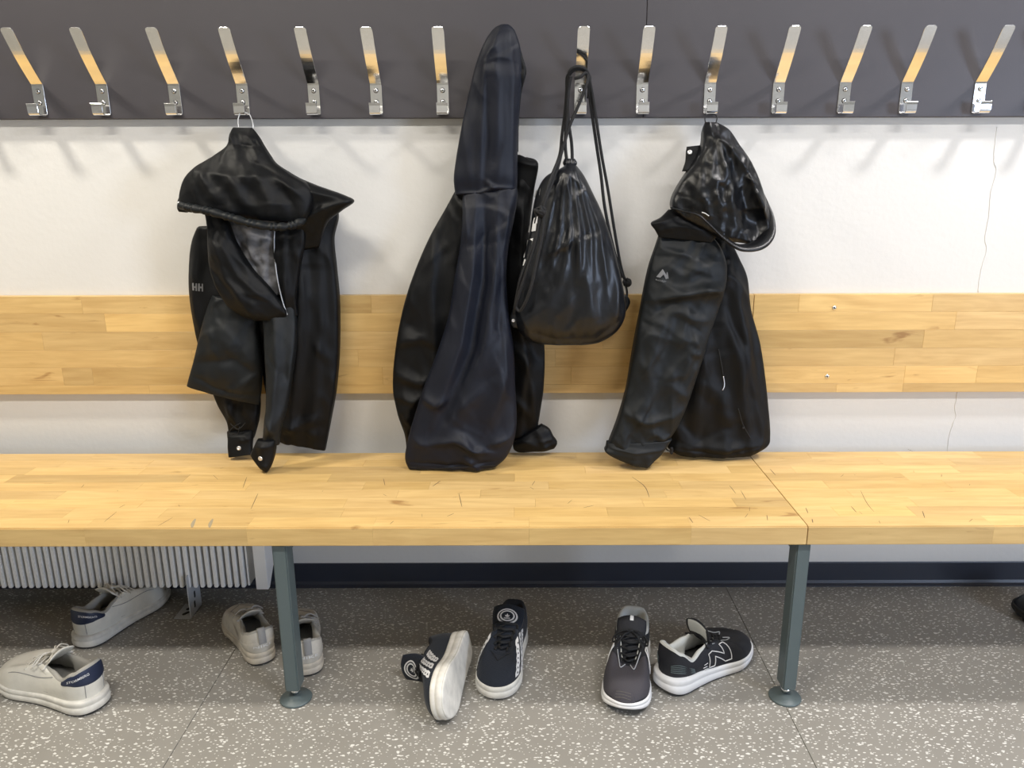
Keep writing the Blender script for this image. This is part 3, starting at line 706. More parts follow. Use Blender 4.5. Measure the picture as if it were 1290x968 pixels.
hb = panel('hood', [(630, 32, 642, 32, -.125, .010), (621, 38, 649, 40, -.125, .020), (610, 55, 655, 58, -.125, .030), (601, 78, 658, 78, -.12, .036), (595, 100, 658, 100, -.12, .04), (588, 130, 655, 130, -.115, .044), (581, 165, 653, 165, -.115, .046), (575, 200, 652, 200, -.115, .046), (572, 225, 652, 225, -.12, .044), (574, 246, 651, 243, -.12, .032)],
      N, JB, [([(633, 35), (612, 80), (608, 150), (604, 235)], .010, 14, 5), ([(642, 40), (648, 100), (646, 235)], .008, 5, 18), ([(626, 60), (628, 130), (628, 235)], .006, 10, 10), ([(614, 100), (615, 170), (611, 235)], -.006, 4, 5), ([(582, 150), (596, 238)], .004, 6, 8),
              ([(625, 60), (610, 75)], .003, 3, 3), ([(578, 244), (606, 243), (624, 236), (650, 238)], .006, 3, 3), ([(614, 228), (626, 240)], .005, 2, 4)], nu=90, nv=120, seed=24, noise_amp=.0015, nsc=(25, 160), creases=.3, crease_amp=.7)
panel('hood_rim', [(646, 50, 653, 52, -.13, .012), (650, 68, 658, 70, -.13, .014), (652, 85, 663, 88, -.13, .014), (652, 95, 662, 97, -.13, .014), (650, 112, 657, 118, -.125, .014), (648, 145, 654, 150, -.12, .012), (646, 185, 653, 192, -.115, .010)], K, JB, nu=30, nv=50, noise_amp=.0015, seed=25)
panel('collar', [(650, 195, 655, 195, -.07, .012), (648, 200, 668, 201, -.075, .018), (648, 207, 678, 206, -.08, .018), (648, 222, 675, 228, -.08, .018), (648, 250, 670, 252, -.08, .014)], K, JB, [([(652, 204), (676, 210)], .004, 3, 3)], nu=40, nv=30, seed=26)
panel('cuff', [(646, 556, 682, 534, -.10, .020), (646, 561, 692, 540, -.105, .024), (648, 566, 697, 549, -.105, .024), (655, 569, 702, 557, -.105, .022), (672, 568, 698, 565, -.105, .012)], K, JB, [([(676, 538), (690, 566)], .004, 2, 4), ([(655, 550), (676, 560)], .006, 5, 6), ([(682, 553), (700, 550)], .004, 2, 3)], nu=50, nv=36, seed=27)
tubepx('hem_cord', [(516, 588.5), (550, 590), (590, 588.5), (624, 586)], .0011, 'cord', JB)
finish(JB)

# ------------------------------------------------------------------ right black jacket
JC = empty('jacket', tuple(at(880, 350, -.09)), 'black shell jacket at the right with small mountain print and open hood', 'jacket', 'black jackets on the hooks')
SH = 'shell_nylon'
panel('body', [(870, 290, 918, 300, -.085, .022), (862, 320, 930, 325, -.09, .036), (860, 350, 940, 350, -.095, .042), (862, 385, 944, 388, -.095, .046), (858, 430, 955, 430, -.10, .05), (850, 475, 962, 475, -.10, .052), (842, 515, 966, 515, -.105, .052), (838, 545, 968, 545, -.11, .05), (840, 562, 965, 560, -.125, .045), (856, 573, 945, 573, -.133, .025)],
      K, JC, [([(905, 372), (925, 450), (940, 560)], .009, 5, 14), ([(922, 350), (935, 440), (955, 540)], .008, 6, 12), ([(885, 420), (872, 520)], .010, 10, 16), ([(908, 380), (918, 410), (940, 440)], -.006, 5, 5), ([(848, 560), (905, 568), (962, 556)], -.003, 2.5, 2.5),
              ([(932, 390), (945, 470)], .005, 3, 6), ([(890, 470), (915, 530)], .006, 8, 12), ([(905, 330), (925, 352), (942, 380)], .007, 4, 8)], nu=90, nv=110, seed=31)
panel('sleeve', [(832, 288, 880, 288, -0.120, .018), (826, 308, 900, 302, -0.125, .032), (817, 335, 912, 325, -0.130, .04), (811, 362, 914, 350, -0.135, .044), (806, 390, 905, 385, -0.142, .046), (800, 420, 893, 420, -0.150, .046), (794, 455, 882, 455, -0.158, .044), (788, 490, 871, 490, -0.166, .042), (778, 525, 858, 525, -0.175, .04), (768, 552, 843, 552, -0.185, .036), (763, 566, 834, 566, -0.192, .03)],
      G, JC, [([(822, 376), (860, 368), (905, 362)], .012, 10, 4), ([(880, 360), (905, 365), (908, 380)], .012, 4, 8), ([(840, 385), (872, 400), (895, 400)], .006, 8, 6), ([(845, 420), (880, 430)], .005, 6, 6), ([(835, 330), (855, 345), (900, 330)], .006, 8, 10), ([(818, 400), (812, 480), (795, 540)], .005, 12, 14),
              ([(838, 480), (868, 500)], .005, 6, 6), ([(782, 515), (812, 528), (850, 520)], .008, 6, 5), ([(820, 540), (838, 552)], .006, 4, 5), ([(866, 440), (880, 445)], .006, 4, 4), ([(850, 375), (820, 395)], -.005, 6, 6)], nu=110, nv=130, seed=32, noise_amp=.003, nsc=(50, 60))
panel('cuff', [(764, 556, 846, 552, -.192, .034), (763, 562, 839, 562, -.195, .036), (762, 568, 832, 572, -.20, .034), (776, 577, 824, 580, -.207, .024), (800, 587, 816, 589, -.215, .012)], G, JC, [([(768, 561), (800, 566), (838, 563)], .003, 2, 2), ([(800, 560), (796, 584)], .003, 10, 10)], nu=60, nv=30, seed=33, noise_amp=.001)
tubepx('hem_cord', [(838, 562, -.12), (842, 568, -.14), (860, 571, -.15), (900, 575, -.145), (935, 574, -.14), (958, 568, -.13), (966, 558, -.12)], .0016, 'cord', JC)
obj('cord_stop', box_bm(-.004, .004, -.004, .004, -.009, .009, .002), 'cord', JC).data.transform(Matrix.Translation(at(846, 568, -.155)))
panel('collar', [(842, 264, 880, 264, -.13, .010), (832, 274, 893, 272, -.14, .016), (820, 281, 900, 285, -.145, .020), (825, 290, 902, 297, -.148, .016), (830, 299, 896, 306, -.148, .008)],
      K, JC, [([(822, 282), (850, 272), (880, 270)], .005, 3, 5), ([(826, 292), (850, 284), (885, 290)], .004, 4, 4)], nu=56, nv=36, seed=34)
hc = panel('hood', [(888, 154, 902, 154, -.085, .008), (884, 166, 917, 164, -.10, .026), (882, 184, 931, 184, -.115, .038), (873, 204, 944, 204, -.125, .046), (858, 226, 953, 224, -.13, .05), (847, 246, 960, 244, -.135, .052), (845, 262, 966, 262, -.14, .052), (858, 275, 968, 278, -.14, .05), (886, 290, 966, 294, -.145, .045), (912, 304, 955, 308, -.15, .03)],
      SH, JC, [([(888, 160), (905, 180), (932, 196)], .008, 4, 8), ([(885, 170), (893, 230), (905, 285)], .013, 6, 16), ([(896, 180), (915, 230), (922, 292)], .010, 5, 10), ([(905, 178), (935, 215), (955, 262)], .010, 8, 5), ([(876, 215), (872, 262)], .009, 6, 8),
              ([(928, 235), (938, 262), (930, 300)], -.012, 10, 12), ([(945, 240), (962, 275)], .012, 5, 6), ([(950, 262), (955, 300)], -.022, 12, 12), ([(878, 245), (890, 275)], .009, 3, 6), ([(892, 240), (905, 262)], .006, 3, 5), ([(932, 222), (948, 232)], .006, 3, 4)],
      nu=110, nv=110, seed=35, noise_amp=.005, nsc=(22, 50))
P = smooth_path([at(846, 262, -.17), at(862, 266, -.195), at(880, 271, -.205), at(895, 284, -.21), at(912, 300, -.21), at(932, 312, -.205), at(955, 309, -.19), at(968, 295, -.165), at(970, 275, -.145), at(965, 258, -.13), at(957, 240, -.125)], 90)
def r2(i): return .006 + .014 * math.exp(-((i - 54) / 16) ** 2) if i < 90 else .006
obj('hood_rim', tube_bm(P, .01, 14, .4, radii=[r2(i) for i in range(90)]), SH, JC, True)
panel('hood_tab', [(865, 185, 882, 183, -.11, .006), (864, 192, 882, 191, -.112, .008), (863, 204, 880, 203, -.115, .009), (859, 216, 876, 216, -.12, .01)], K, JC, nu=30, nv=24, noise_amp=.001)
snap(JC, 869, 192, .006)
tubepx('reflective_piping', [(884, 267.5), (889, 269), (893, 272)], .0013, 'print_white', JC, n=8)
hl = [at(889, 157, -.085), at(888, 150, -.075), at(889, 146, -.066), at(892, 144, -.060), at(900, 144, -.060), at(903, 147, -.066), at(903, 151, -.075), at(901, 157, -.085)]
obj('hanger_loop', tube_bm(smooth_path(hl, 30), .0015, 8), 'cord', JC, True)
tubepx('zip_pull', [(911, 474), (912.5, 482), (912, 488), (910, 492)], .0013, 'snap', JC, n=10)
tubepx('zip', [(930, 515), (936, 535), (945, 552)], .0014, 'cord', JC, n=12)
tubepx('zip', [(905, 440), (909, 460), (911, 474)], .0014, 'cord', JC, n=12)
obj('zip_pull', lathe_bm([(.002, 0), (.0035, .002), (.0025, .004)], on(JC, 936, 539), Vector((0, -1, 0)), 10), 'cord', JC, True)
for P in ([(827, 349), (835, 339), (839, 346), (841, 344), (842, 351), (838.5, 352), (836, 346), (832, 350)], [(839.5, 344), (841, 342.5), (842.5, 351.5), (840.5, 351)]):
    decal('mountain_print', [P], 'print_grey', JC)
decal_text('mountain_print', 'McKINLEY', (832.5, 354), (2.9, .75), (.6, -3.0), 'print_grey', JC)
finish(JC)

# ------------------------------------------------------------------ drawstring bag
BG = empty('drawstring_bag', tuple(at(718, 320, -.1)), 'shiny black drawstring gym bag hung by its cords between the middle and right jackets', 'bag')
folds = []
for x0, x1, x2, a in ((690, 668, 660, .008), (700, 688, 672, .008), (708, 704, 690, .009), (714, 716, 708, .010), (722, 728, 726, .010), (729, 742, 744, .009), (735, 755, 762, .008), (741, 766, 776, .006)):
    folds.append(([(716 + (x0 - 716) * .35, 212), (x0, 235), (x1, 290), (x2, 350)], a, 4, 6))
folds += [([(705, 310), (722, 300), (735, 350)], .007, 14, 6), ([(690, 320), (712, 306)], .005, 12, 3), ([(665, 415), (700, 425), (750, 424), (780, 400)], -.004, 5, 5), ([(662, 400), (690, 380), (712, 330)], .007, 8, 12), ([(735, 340), (745, 400)], .007, 8, 10), ([(650, 380), (668, 420)], .005, 5, 7), ([(778, 350), (775, 400)], .006, 5, 6), ([(700, 395), (722, 365)], .005, 5, 8)]
panel('bag_body', [(713, 206, 723, 206, -0.125, 0.010), (708, 211, 728, 211, -0.130, 0.018), (688, 222, 736, 222, -0.135, 0.028), (677, 240, 745, 240, -0.142, 0.036), (671, 265, 757, 265, -0.148, 0.044), (667, 295, 768, 295, -0.152, 0.052), (659, 328, 777, 328, -0.156, 0.058), (652, 358, 784, 358, -0.158, 0.062), (648, 385, 788, 385, -0.158, 0.064), (648, 405, 786, 402, -0.157, 0.060), (656, 420, 776, 418, -0.155, 0.048), (672, 431, 758, 430, -0.152, 0.030), (688, 434, 742, 434, -0.150, 0.018)],
      'bag_nylon', BG, folds, nu=140, nv=140, seed=41, noise_amp=.0016, nsc=(16, 60), sq=.7, creases=.35)
panel('bag_mouth', [(711, 200, 724, 200, -.12, .012), (709, 206, 727, 206, -.12, .018), (712, 211, 724, 211, -.12, .016)], 'bag_nylon', BG, [([(713 + i * 3, 199), (712 + i * 3.3, 212)], .004, 1.3, 1.3) for i in range(5)], nu=60, nv=20, noise_amp=.0005, seed=42)
def cord(pts, r=.0040, n=50): tubepx('cord', pts, r, 'cord', BG, n=n)
hy = -.075
cord([(741, 124, -.06), (743, 100, -.07), (738, 90, -.085), (728, 87, -.10), (719, 92, -.095), (715, 104, -.09), (712, 140, -.095), (708, 170, -.10), (705, 196, -.13), (694, 225, -.19), (682, 262, -.212)])
cord([(716, 96, -.09), (719, 88, -.10), (728, 84, -.105), (738, 88, -.095), (742, 98, -.09), (748, 130, -.085), (757, 190, -.085), (766, 240, -.08), (774, 290, -.075), (782, 335, -.08), (787, 352, -.09)])
cord([(724, 99, -.105), (731, 97, -.11), (738, 92, -.10), (741, 103, -.09), (744, 130, -.08), (751, 180, -.08), (757, 220, -.085), (762, 262, -.09), (772, 310, -.085), (784, 350, -.09)])
cord([(741, 95, -.105), (739, 106, -.115), (730, 130, -.12), (718, 158, -.125), (708, 190, -.135), (703, 210, -.15), (690, 245, -.205), (680, 275, -.215)])
cord([(716, 94, -.085), (714, 104, -.082), (716, 150, -.085), (720, 180, -.10), (721, 202, -.115)], n=30)
cord([(719, 96, -.10), (716, 115, -.10), (714, 150, -.105), (712, 180, -.115), (714, 203, -.125)], n=30)
cord([(680, 268, -.215), (676, 300, -.222), (664, 340, -.222), (654, 370, -.215), (650, 386, -.205), (656, 391, -.21), (667, 368, -.228), (676, 330, -.23), (684, 290, -.225), (684, 268, -.22)], n=70)
cord([(683, 270, -.218), (671, 310, -.222), (656, 350, -.216), (649, 384, -.20), (647, 398, -.17)], .0034)
def knot(x, y, Y, r):
    bm = bmesh.new()
    c = at(x, y, Y)
    for k in range(3):
        q = Matrix.Rotation(k * 2.1, 3, 'Z') @ Matrix.Rotation(.6 + k, 3, 'X')
        pts = [c + q @ Vector((math.cos(a) * r, math.sin(a) * r, math.sin(a * 2) * r * .35)) for a in [i * 2 * math.pi / 18 for i in range(19)]]
        tube_bm(pts, .0042, 8, bm=bm)
    return obj('knot', bm, 'cord', BG, True)
knot(681, 266, -.225, .0095); knot(790, 356, -.095, .008)
cord([(681, 270, -.22), (673, 264, -.225), (676, 272, -.225)], .003, 12)
# corner tabs with eyelets
panel('corner_tab', [(648, 385, 660, 385, -.17, .008), (644, 395, 660, 396, -.17, .010), (642, 405, 656, 408, -.17, .009), (646, 413, 654, 414, -.17, .005)], 'bag_nylon', BG, nu=24, nv=16, noise_amp=.001)
panel('corner_tab', [(780, 368, 790, 372, -.10, .006), (780, 378, 794, 380, -.10, .008), (778, 392, 790, 390, -.10, .007), (776, 402, 782, 400, -.10, .004)], 'bag_nylon', BG, nu=24, nv=16, noise_amp=.001)
tubepx('cord', [(788, 358, -.10), (790, 370, -.10), (788, 380, -.11)], .003, 'cord', BG, n=10)
snap(BG, 646.5, 404, .0045)
for P in ([(675, 240), (681, 238), (680, 246), (673, 249)], [(673, 275), (682, 270), (680, 280), (671, 284)], [(667, 284), (676, 281), (675, 291), (665, 293)], [(664, 303), (672, 300), (670, 308), (663, 311)], [(662, 316), (669, 313), (665, 322), (660, 325)], [(661, 327), (666, 325), (662, 334), (659, 335)]):
    decal('white_print', [P], 'print_white', BG)
finish(BG)


# ------------------------------------------------------------------ shoes
OUT = [(0, 0), (.022, .018), (.07, .028), (.16, .034), (.28, .034), (.42, .034), (.56, .040), (.68, .047), (.80, .047), (.90, .039), (.965, .024), (1, .004),
       (.985, -.018), (.93, -.034), (.84, -.044), (.72, -.047), (.58, -.041), (.44, -.036), (.30, -.034), (.16, -.034), (.07, -.028), (.022, -.018)]
SLC = [(.03, 0), (.035, .013), (.06, .023), (.13, .029), (.22, .029), (.31, .025), (.38, .021), (.45, .018), (.52, .016), (.58, .013), (.615, .007), (.62, 0),
       (.615, -.007), (.58, -.013), (.52, -.016), (.45, -.018), (.38, -.021), (.31, -.025), (.22, -.029), (.13, -.029), (.06, -.023), (.035, -.013)]
NS = 88
def closed(P):
    n = len(P); out = []
    for k in range(NS):
        x = k * n / NS; i = int(x); f = x - i; p0, p1, p2, p3 = P[(i - 1) % n], P[i % n], P[(i + 1) % n], P[(i + 2) % n]
        out.append(tuple(.5 * (2 * b + (c - a) * f + (2 * a - 5 * b + 4 * c - d) * f * f + (3 * b - a - 3 * c + d) * f ** 3) for a, b, c, d in zip(p0, p1, p2, p3)))
    return out
def interp(x, tab):
    for (a, va), (b, vb) in zip(tab, tab[1:]):
        if x <= b:
            f = max(0, min(1, (x - a) / (b - a))); f = f * f * (3 - 2 * f); return va + (vb - va) * f
    return tab[-1][1]
class Shoe:
    def __init__(s, name, label, cat, Mx, st, group=None):
        s.st = st; s.L = .292; s.mx = Mx; s.s = st.get('side', 1)
        s.root = empty(name, Mx.to_translation(), label, cat, group)
        s.root.matrix_world = Mx; s.root.rotation_mode = 'QUATERNION'
        loc, rot, sc = Mx.decompose(); s.root.location = loc; s.root.rotation_quaternion = rot; s.root.scale = sc
        s.out = closed(OUT); s.col = closed(SLC); s.K = 16
    def bz(s, xr): # sole underside
        return s.st.get('spring', .014) * max(0, (xr - .68) / .32) ** 2 + s.st.get('heelspring', .003) * max(0, (.12 - xr) / .12) ** 2
    def mz(s, xr): # sole top edge
        return interp(xr, s.st['mid'])
    def bot(s, i):
        x, y = s.out[i % NS]; return Vector((x * s.L * .985 + .002, y * s.s * .94, s.mz(x)))
    def top(s, i):
        x, y = s.col[i % NS]; return Vector((x * s.L, y * s.s * s.st.get('colw', 1), interp(x, s.st['colz'])))
    def U(s, i, k, off=0):
        """surface of the upper; i around from the heel, k 0 at the sole to 1 at the opening"""
        def raw(i, k):
            i0 = math.floor(i); f = i - i0
            b = s.bot(i0) * (1 - f) + s.bot(i0 + 1) * f; t = s.top(i0) * (1 - f) + s.top(i0 + 1) * f
            xr = b.x / s.L; front = interp(xr, [(.30, 0), (.75, 1)]); toe = interp(xr, [(.72, 0), (.97, 1)])
            ax = 1 + .35 * front - .25 * toe
            a = k ** ax; qz = 1 + .9 * front + s.st.get('toeq', 1.5) * toe; zz = 1 - (1 - k) ** qz
            p = b.lerp(t, a); p.z = b.z + (t.z - b.z) * zz
            bul = math.sin(math.pi * k) * .003 * (1 - front) + math.sin(math.pi * min(1, k * 1.3)) * .002 * front
            d = Vector((b.x - s.L * .45, b.y * 3, 0)).normalized(); p += d * bul
            return p
        p = raw(i, k)
        if off:
            du = raw(i + .3, k) - raw(i - .3, k); dk = raw(i, min(1, k + .02)) - raw(i, max(0, k - .02)); n = du.cross(dk)
            c = Vector((s.L * .5, 0, .03)) if n.length > 1e-12 else p
            if n.length < 1e-12: return p
            n.normalize()
            if n.dot(p - Vector((min(max(p.x, .03), s.L - .06), 0, .02))) < 0: n = -n
            p = p + n * off
        return p
    def add(s, name, vs, fs, m, parent=None, smooth=True): return pyd(name, vs, fs, m, parent or s.root, smooth)
    def grid(s, name, fn, na, nb, m, closed_a=False, parent=None):
        vs = [fn(a, b) for b in range(nb) for a in range(na)]
        fs = [(b * na + a, b * na + (a + 1) % na, (b + 1) * na + (a + 1) % na, (b + 1) * na + a) for b in range(nb - 1) for a in range(na if closed_a else na - 1)]
        return s.add(name, vs, fs, m, parent)
    def patch(s, name, i0, i1, k0, k1, m, off=.0009, nk=8, parent=None, klo=None, khi=None):
        n = int(abs(i1 - i0) * 1.5) + 4
        def fn(a, b):
            t = a / (n - 1); i = i0 + (i1 - i0) * t; lo = klo(t) if klo else k0; hi = khi(t) if khi else k1
            edge = off * (.15 if a in (0, n - 1) or b in (0, nk - 1) else 1)
            return s.U(i, lo + (hi - lo) * b / (nk - 1), edge)
        return s.grid(name, fn, n, nk, m, parent=parent)
    def build(s):
        st = s.st; L = s.L; fl = st.get('flare', .004)
        # outsole
        def sole(name, levels, m, cap=True):
            vs = []; fs = []
            for kk, (off, zf) in enumerate(levels):
                for i in range(NS):
                    x, y = s.out[i]; x0, y0 = s.out[i - 1]; x1, y1 = s.out[(i + 1) % NS]
                    t = Vector(((x1 - x0) * L, (y1 - y0), 0)).normalized(); n = Vector((t.y, -t.x, 0)); n = -n if n.dot(Vector((x * L - .14, y * 3, 0))) < 0 else n
                    fo = off + (fl * interp(x, [(0, 1), (.25, .5), (.5, .2), (1, .1)]) if off > -.003 else 0) * st.get('fl2', 1)
                    z0 = s.bz(x); z1 = s.mz(x); p = Vector((x * L, y * .965, 0)) + n * fo; p.z = z0 + (z1 - z0) * zf; p.y *= s.s
                    vs.append(p)
            n = len(levels)
            for j in range(n - 1):
                for i in range(NS): fs.append((j * NS + i, j * NS + (i + 1) % NS, (j + 1) * NS + (i + 1) % NS, (j + 1) * NS + i))
            h = NS // 2
            for base in (0, (n - 1) * NS):
                for i in range(h): 
                    a, b, c, d = i, (i + 1), (NS - i - 1) % NS, (NS - i) % NS
                    q = [base + a % NS, base + b % NS, base + c, base + d]; q2 = []
                    for z in q:
                        if z not in q2: q2.append(z)
                    if len(q2) > 2: fs.append(tuple(q2))
            return s.add(name, vs, fs, m)
        sole('outsole', [(-.010, .0), (-.003, .02), (-.0005, .06), (0, .13)], st.get('outm', 'dark_rubber'))
        sm = sole('midsole', [(-.001, .10), (.0008, .16), (.0018, .4), (.0005, .58), (-.0006, .62), (.0006, .68), (.0008, .86), (-.0002, .98), (-.003, 1.03)] if st.get('groove', 1) else [(-.001, .10), (.001, .2), (.0012, .85), (0, .98), (-.003, 1.02)], st['sole'])
        s.midsole = sm
        # upper
        K = s.K
        s.upper = s.grid('upper', lambda a, b: s.U(a, b / (K - 1)) if b < K else (s.top(a) * 1), NS, K, st['upper'], True)
        # padded collar and lining
        def inn(a, b):
            t = s.top(a); x, y = s.col[a]; xr = x
            n = Vector((t.x - L * .2, t.y * 2.2, 0)); n = n.normalized() if xr < .4 else Vector((0, 1 if t.y > 0 else -1, 0)) * min(1, abs(y) / .01)
            pad = st.get('pad', .006) * interp(xr, [(.3, 1), (.45, .25)])
            steps = [(0, 0), (-.25, .55), (-.9, .7), (-1.5, -.2), (-1.7, -1.5)]
            if b < 5:
                o, z = steps[b]; return t + n * pad * o + Vector((0, 0, pad * z))
            f = (b - 5 + 1) / 5; base = t + n * pad * -1.7; base.z = t.z - pad * 1.5
            bt = s.bot(a); zt = .034 if xr < .5 else .038
            tgt = Vector((base.x + (0 if xr < .45 else (xr - .45) * .14), base.y * (1 + (.0 if xr < .35 else 1.2) * f * 0.8), zt))
            tgt.y = max(-.034, min(.034, tgt.y))
            return base.lerp(tgt, f)
        s.grid('lining', inn, NS, 10, st['inner'], True)
        xs_ = [.045 + i * .075 for i in range(9)]
        vs = []; fs = []
        for x in xs_:
            wv = interp(x, [(.04, .016), (.15, .028), (.6, .034)])
            vs += [Vector((x * L, -wv, .0345)), Vector((x * L, 0, .0335)), Vector((x * L, wv, .0345))]
        for i in range(len(xs_) - 1): fs += [(3 * i, 3 * i + 1, 3 * i + 4, 3 * i + 3), (3 * i + 1, 3 * i + 2, 3 * i + 5, 3 * i + 4)]
        s.add('insole', vs, fs, st.get('insole', 'insole_dark'))
        # tongue: a padded curved strip
        T = st['tongue']  # centre line [(x/L, z, halfwidth)]
        nT = 22
        def tg(side):
            def fn(a, b):
                f = b / (nT - 1); x, z, w_ = crom(T, f); u = (a / 10 - .5) * 2
                th = st.get('tth', .004) * (1 - .6 * abs(u) ** 3) * (.35 if b == nT - 1 else 1)
                return Vector((x * L + (-.3 if side < 0 else .3) * th, u * w_, z - (u * u) * w_ * st.get('tcurve', .35) + side * th * .5))
            return fn
        A = tg(1); B = tg(-1); vs = []; fs = []; na = 11
        for b in range(nT):
            ring = [A(a, b) for a in range(na)] + [B(a, b) for a in range(na - 1, -1, -1)]; vs += ring
        m = 2 * na
        for b in range(nT - 1):
            for i in range(m): fs.append((b * m + i, b * m + (i + 1) % m, (b + 1) * m + (i + 1) % m, (b + 1) * m + i))
        fs.append(tuple(range(m))); fs.append(tuple((nT - 1) * m + i for i in range(m)))
        s.tongue = s.add('tongue', vs, fs, st.get('tonguem', st['upper'])); s.tg = A
        if st.get('tlin'):
            s.grid('tongue_lining', lambda a, b: B(1 + a, b + (nT - 9)) + Vector((-.0012, 0, -.0006)), 9, 9, st['tlin'], parent=s.tongue)
        # eyelet stay round the throat
        if st.get('stay'):
            i0 = 5.2 * NS / 22; i1 = 16.8 * NS / 22
            s.patch('eyelet_stay', i0, i1, .80, 1.0, st['stay'], .0012, 6)
        # laces
        bm = bmesh.new(); nl = st.get('nl', 6); rl = st.get('rl', .0022)
        for q in range(nl):
            x = .60 - (.60 - st.get('lace_end', .37)) * q / (nl - 1)
            ii = None
            for i in range(NS // 2):
                if s.col[i][0] <= x < s.col[i + 1][0]: ii = i + (x - s.col[i][0]) / (s.col[i + 1][0] - s.col[i][0]); break
            if ii is None: continue
            a = s.U(ii, .86, rl * .8); bb = s.U(NS - ii, .86, rl * .8)
            a2 = s.U(ii, .97, rl * 1.6); b2 = s.U(NS - ii, .97, rl * 1.6)
            tz = min(.088, interp(x, [(q_[0], q_[1]) for q_ in reversed(T)]))
            midp = (a + bb) / 2; midp.z = max(tz + rl * 1.3 + st.get('tth', .004) * .5, (a2.z + b2.z) / 2 + rl); midp.x += .001
            tube_bm(smooth_path([a, a2, midp, b2, bb], 18), rl, 8, .6, bm=bm)
            if st.get('cross', 1) and q < nl - 1:
                x2 = x - (.60 - st.get('lace_end', .37)) / (nl - 1)
                d = Vector((x2 * L - x * L, 0, 0)); 
                q1 = a2.copy(); q2_ = b2 + d + Vector((0, 0, .004)); mm = (q1 + q2_) / 2; mm.z = midp.z + rl
                tube_bm(smooth_path([q1, mm, q2_], 10), rl * .9, 6, .6, bm=bm)
        s.topl = midp
        obj('laces', bm, st['lacem'], s.root, True)
        if st.get('bow', 1):
            c = midp + Vector((0, 0, rl)); bm = bmesh.new(); bh = st.get('bowh', 1)
            for sg in (-1, 1):
                tube_bm(smooth_path([c, c + Vector((.006, sg * .016, .010 * bh)), c + Vector((.010, sg * .032, -.008)), c + Vector((.022, sg * .034, -.017)), c + Vector((.020, sg * .018, -.004)), c], 26), rl * .85, 6, .7, bm=bm)
                tube_bm(smooth_path([c, c + Vector((.016, sg * .012, .001)), c + Vector((.034, sg * .024, -.012)), c + Vector((.046, sg * .034, -.026))], 16), rl * .8, 6, .7, bm=bm)
            tube_bm([c + Vector((0, -.005, 0)), c + Vector((0, 0, .003)), c + Vector((0, .005, 0))], .004, 8, bm=bm)
            obj('bow', bm, st['lacem'], s.root, True)
    def heel_text(s, txt, i0, kc, h, m, w_, name='lettering', off=.0022, parent=None):
        vs, fs = text_tris(txt, .012); wid = max(v.x for v in vs) - min(v.x for v in vs)
        # i step length
        V = []
        for v in vs:
            i = i0 - s.s * v.x / wid * w_; V.append(s.U(i % NS if i >= 0 else i + NS, kc + v.y * h, off))
        return s.add(name, V, fs, m, parent, False)
def pose(heel, toe, lift=0, tilt=0, scale=None, roll=0):
    a = atz(*heel, 0); b = atz(*toe, 0); d = b - a; sc = scale or d.length / .292
    ang = math.atan2(d.y, d.x)
    return Matrix.Translation(a + Vector((0, 0, lift))) @ Matrix.Rotation(ang, 4, 'Z') @ Matrix.Rotation(-tilt, 4, 'Y') @ Matrix.Rotation(roll, 4, 'X') @ Matrix.Diagonal((sc, sc * 1.2, sc * 1.17, 1))
h2 = NS / 22
court = dict(mid=[(0, .031), (.3, .027), (.6, .024), (1, .027)], colz=[(.03, .088), (.08, .082), (.2, .066), (.33, .074), (.42, .082), (.62, .060)], upper='white_leather', sole='white_sole', inner='inner_grey',
             tongue=[(.62, .052, .012), (.52, .066, .018), (.43, .080, .021), (.36, .094, .024), (.315, .106, .024)], colw=1.1, bowh=.45, lacem='white_lace', pad=.0065, stay='white_leather', flare=.006, insole='inner_grey', nl=6, rl=.0021)
def court_shoe(Mx, label, side):
    s = Shoe('sneaker', label, 'shoe', Mx, dict(court, side=side), 'white sneakers with navy heel patches'); s.build()
    # navy heel patch wraps the heel, higher at the back
    def lo(t): return .58 - .10 * math.cos((t - .5) * math.pi) + .0
    p = s.patch('heel_patch', -3.6 * h2, 3.6 * h2, .5, 1, 'navy_patch', .0014, 10, klo=lambda t: .90 - .42 * math.sin(math.pi * t) ** .55, khi=lambda t: 1.0)
    for i_ in (-.0,): pass
    return s
def seam_line(s, pts, r=.0007, m='pull_grey', off=.0004, name='stitching'):
    P = [s.U(i % NS, k, off) for i, k in pts]
    obj(name, tube_bm(smooth_path(P, 24), r, 6), m, s.root, True)

# near left white sneaker: heel to the right, toe leaves the frame on the left
s = court_shoe(pose((127, 893), (-4, 848), scale=1.06), 'white sneaker with navy heel patch nearest the left edge, toe pointing left', -1)
s.heel_text('STORMBERG', 20.35 * h2, .82, .11, 'print_white', 2.35 * h2)
for sg in (1, -1):
    seam_line(s, [(sg * 1.1 * h2, .06), (sg * 1.1 * h2, .3), (sg * 1.1 * h2, .5)]); seam_line(s, [(sg * 4.6 * h2, .95), (sg * 5.5 * h2, .6), (sg * 7.2 * h2, .42), (sg * 8.6 * h2, .06)])
s = court_shoe(pose((101, 817), (200, 752), scale=1.0), 'white sneaker with navy heel patch under the radiator, toe pointing away to the right', 1)
s.heel_text('STORMBERG', 20.5 * h2, .82, .11, 'print_white', 2.35 * h2)
for sg in (1, -1):
    seam_line(s, [(sg * 1.1 * h2, .06), (sg * 1.1 * h2, .3), (sg * 1.1 * h2, .5)]); seam_line(s, [(sg * 4.6 * h2, .95), (sg * 5.5 * h2, .6), (sg * 7.2 * h2, .42), (sg * 8.6 * h2, .06)])

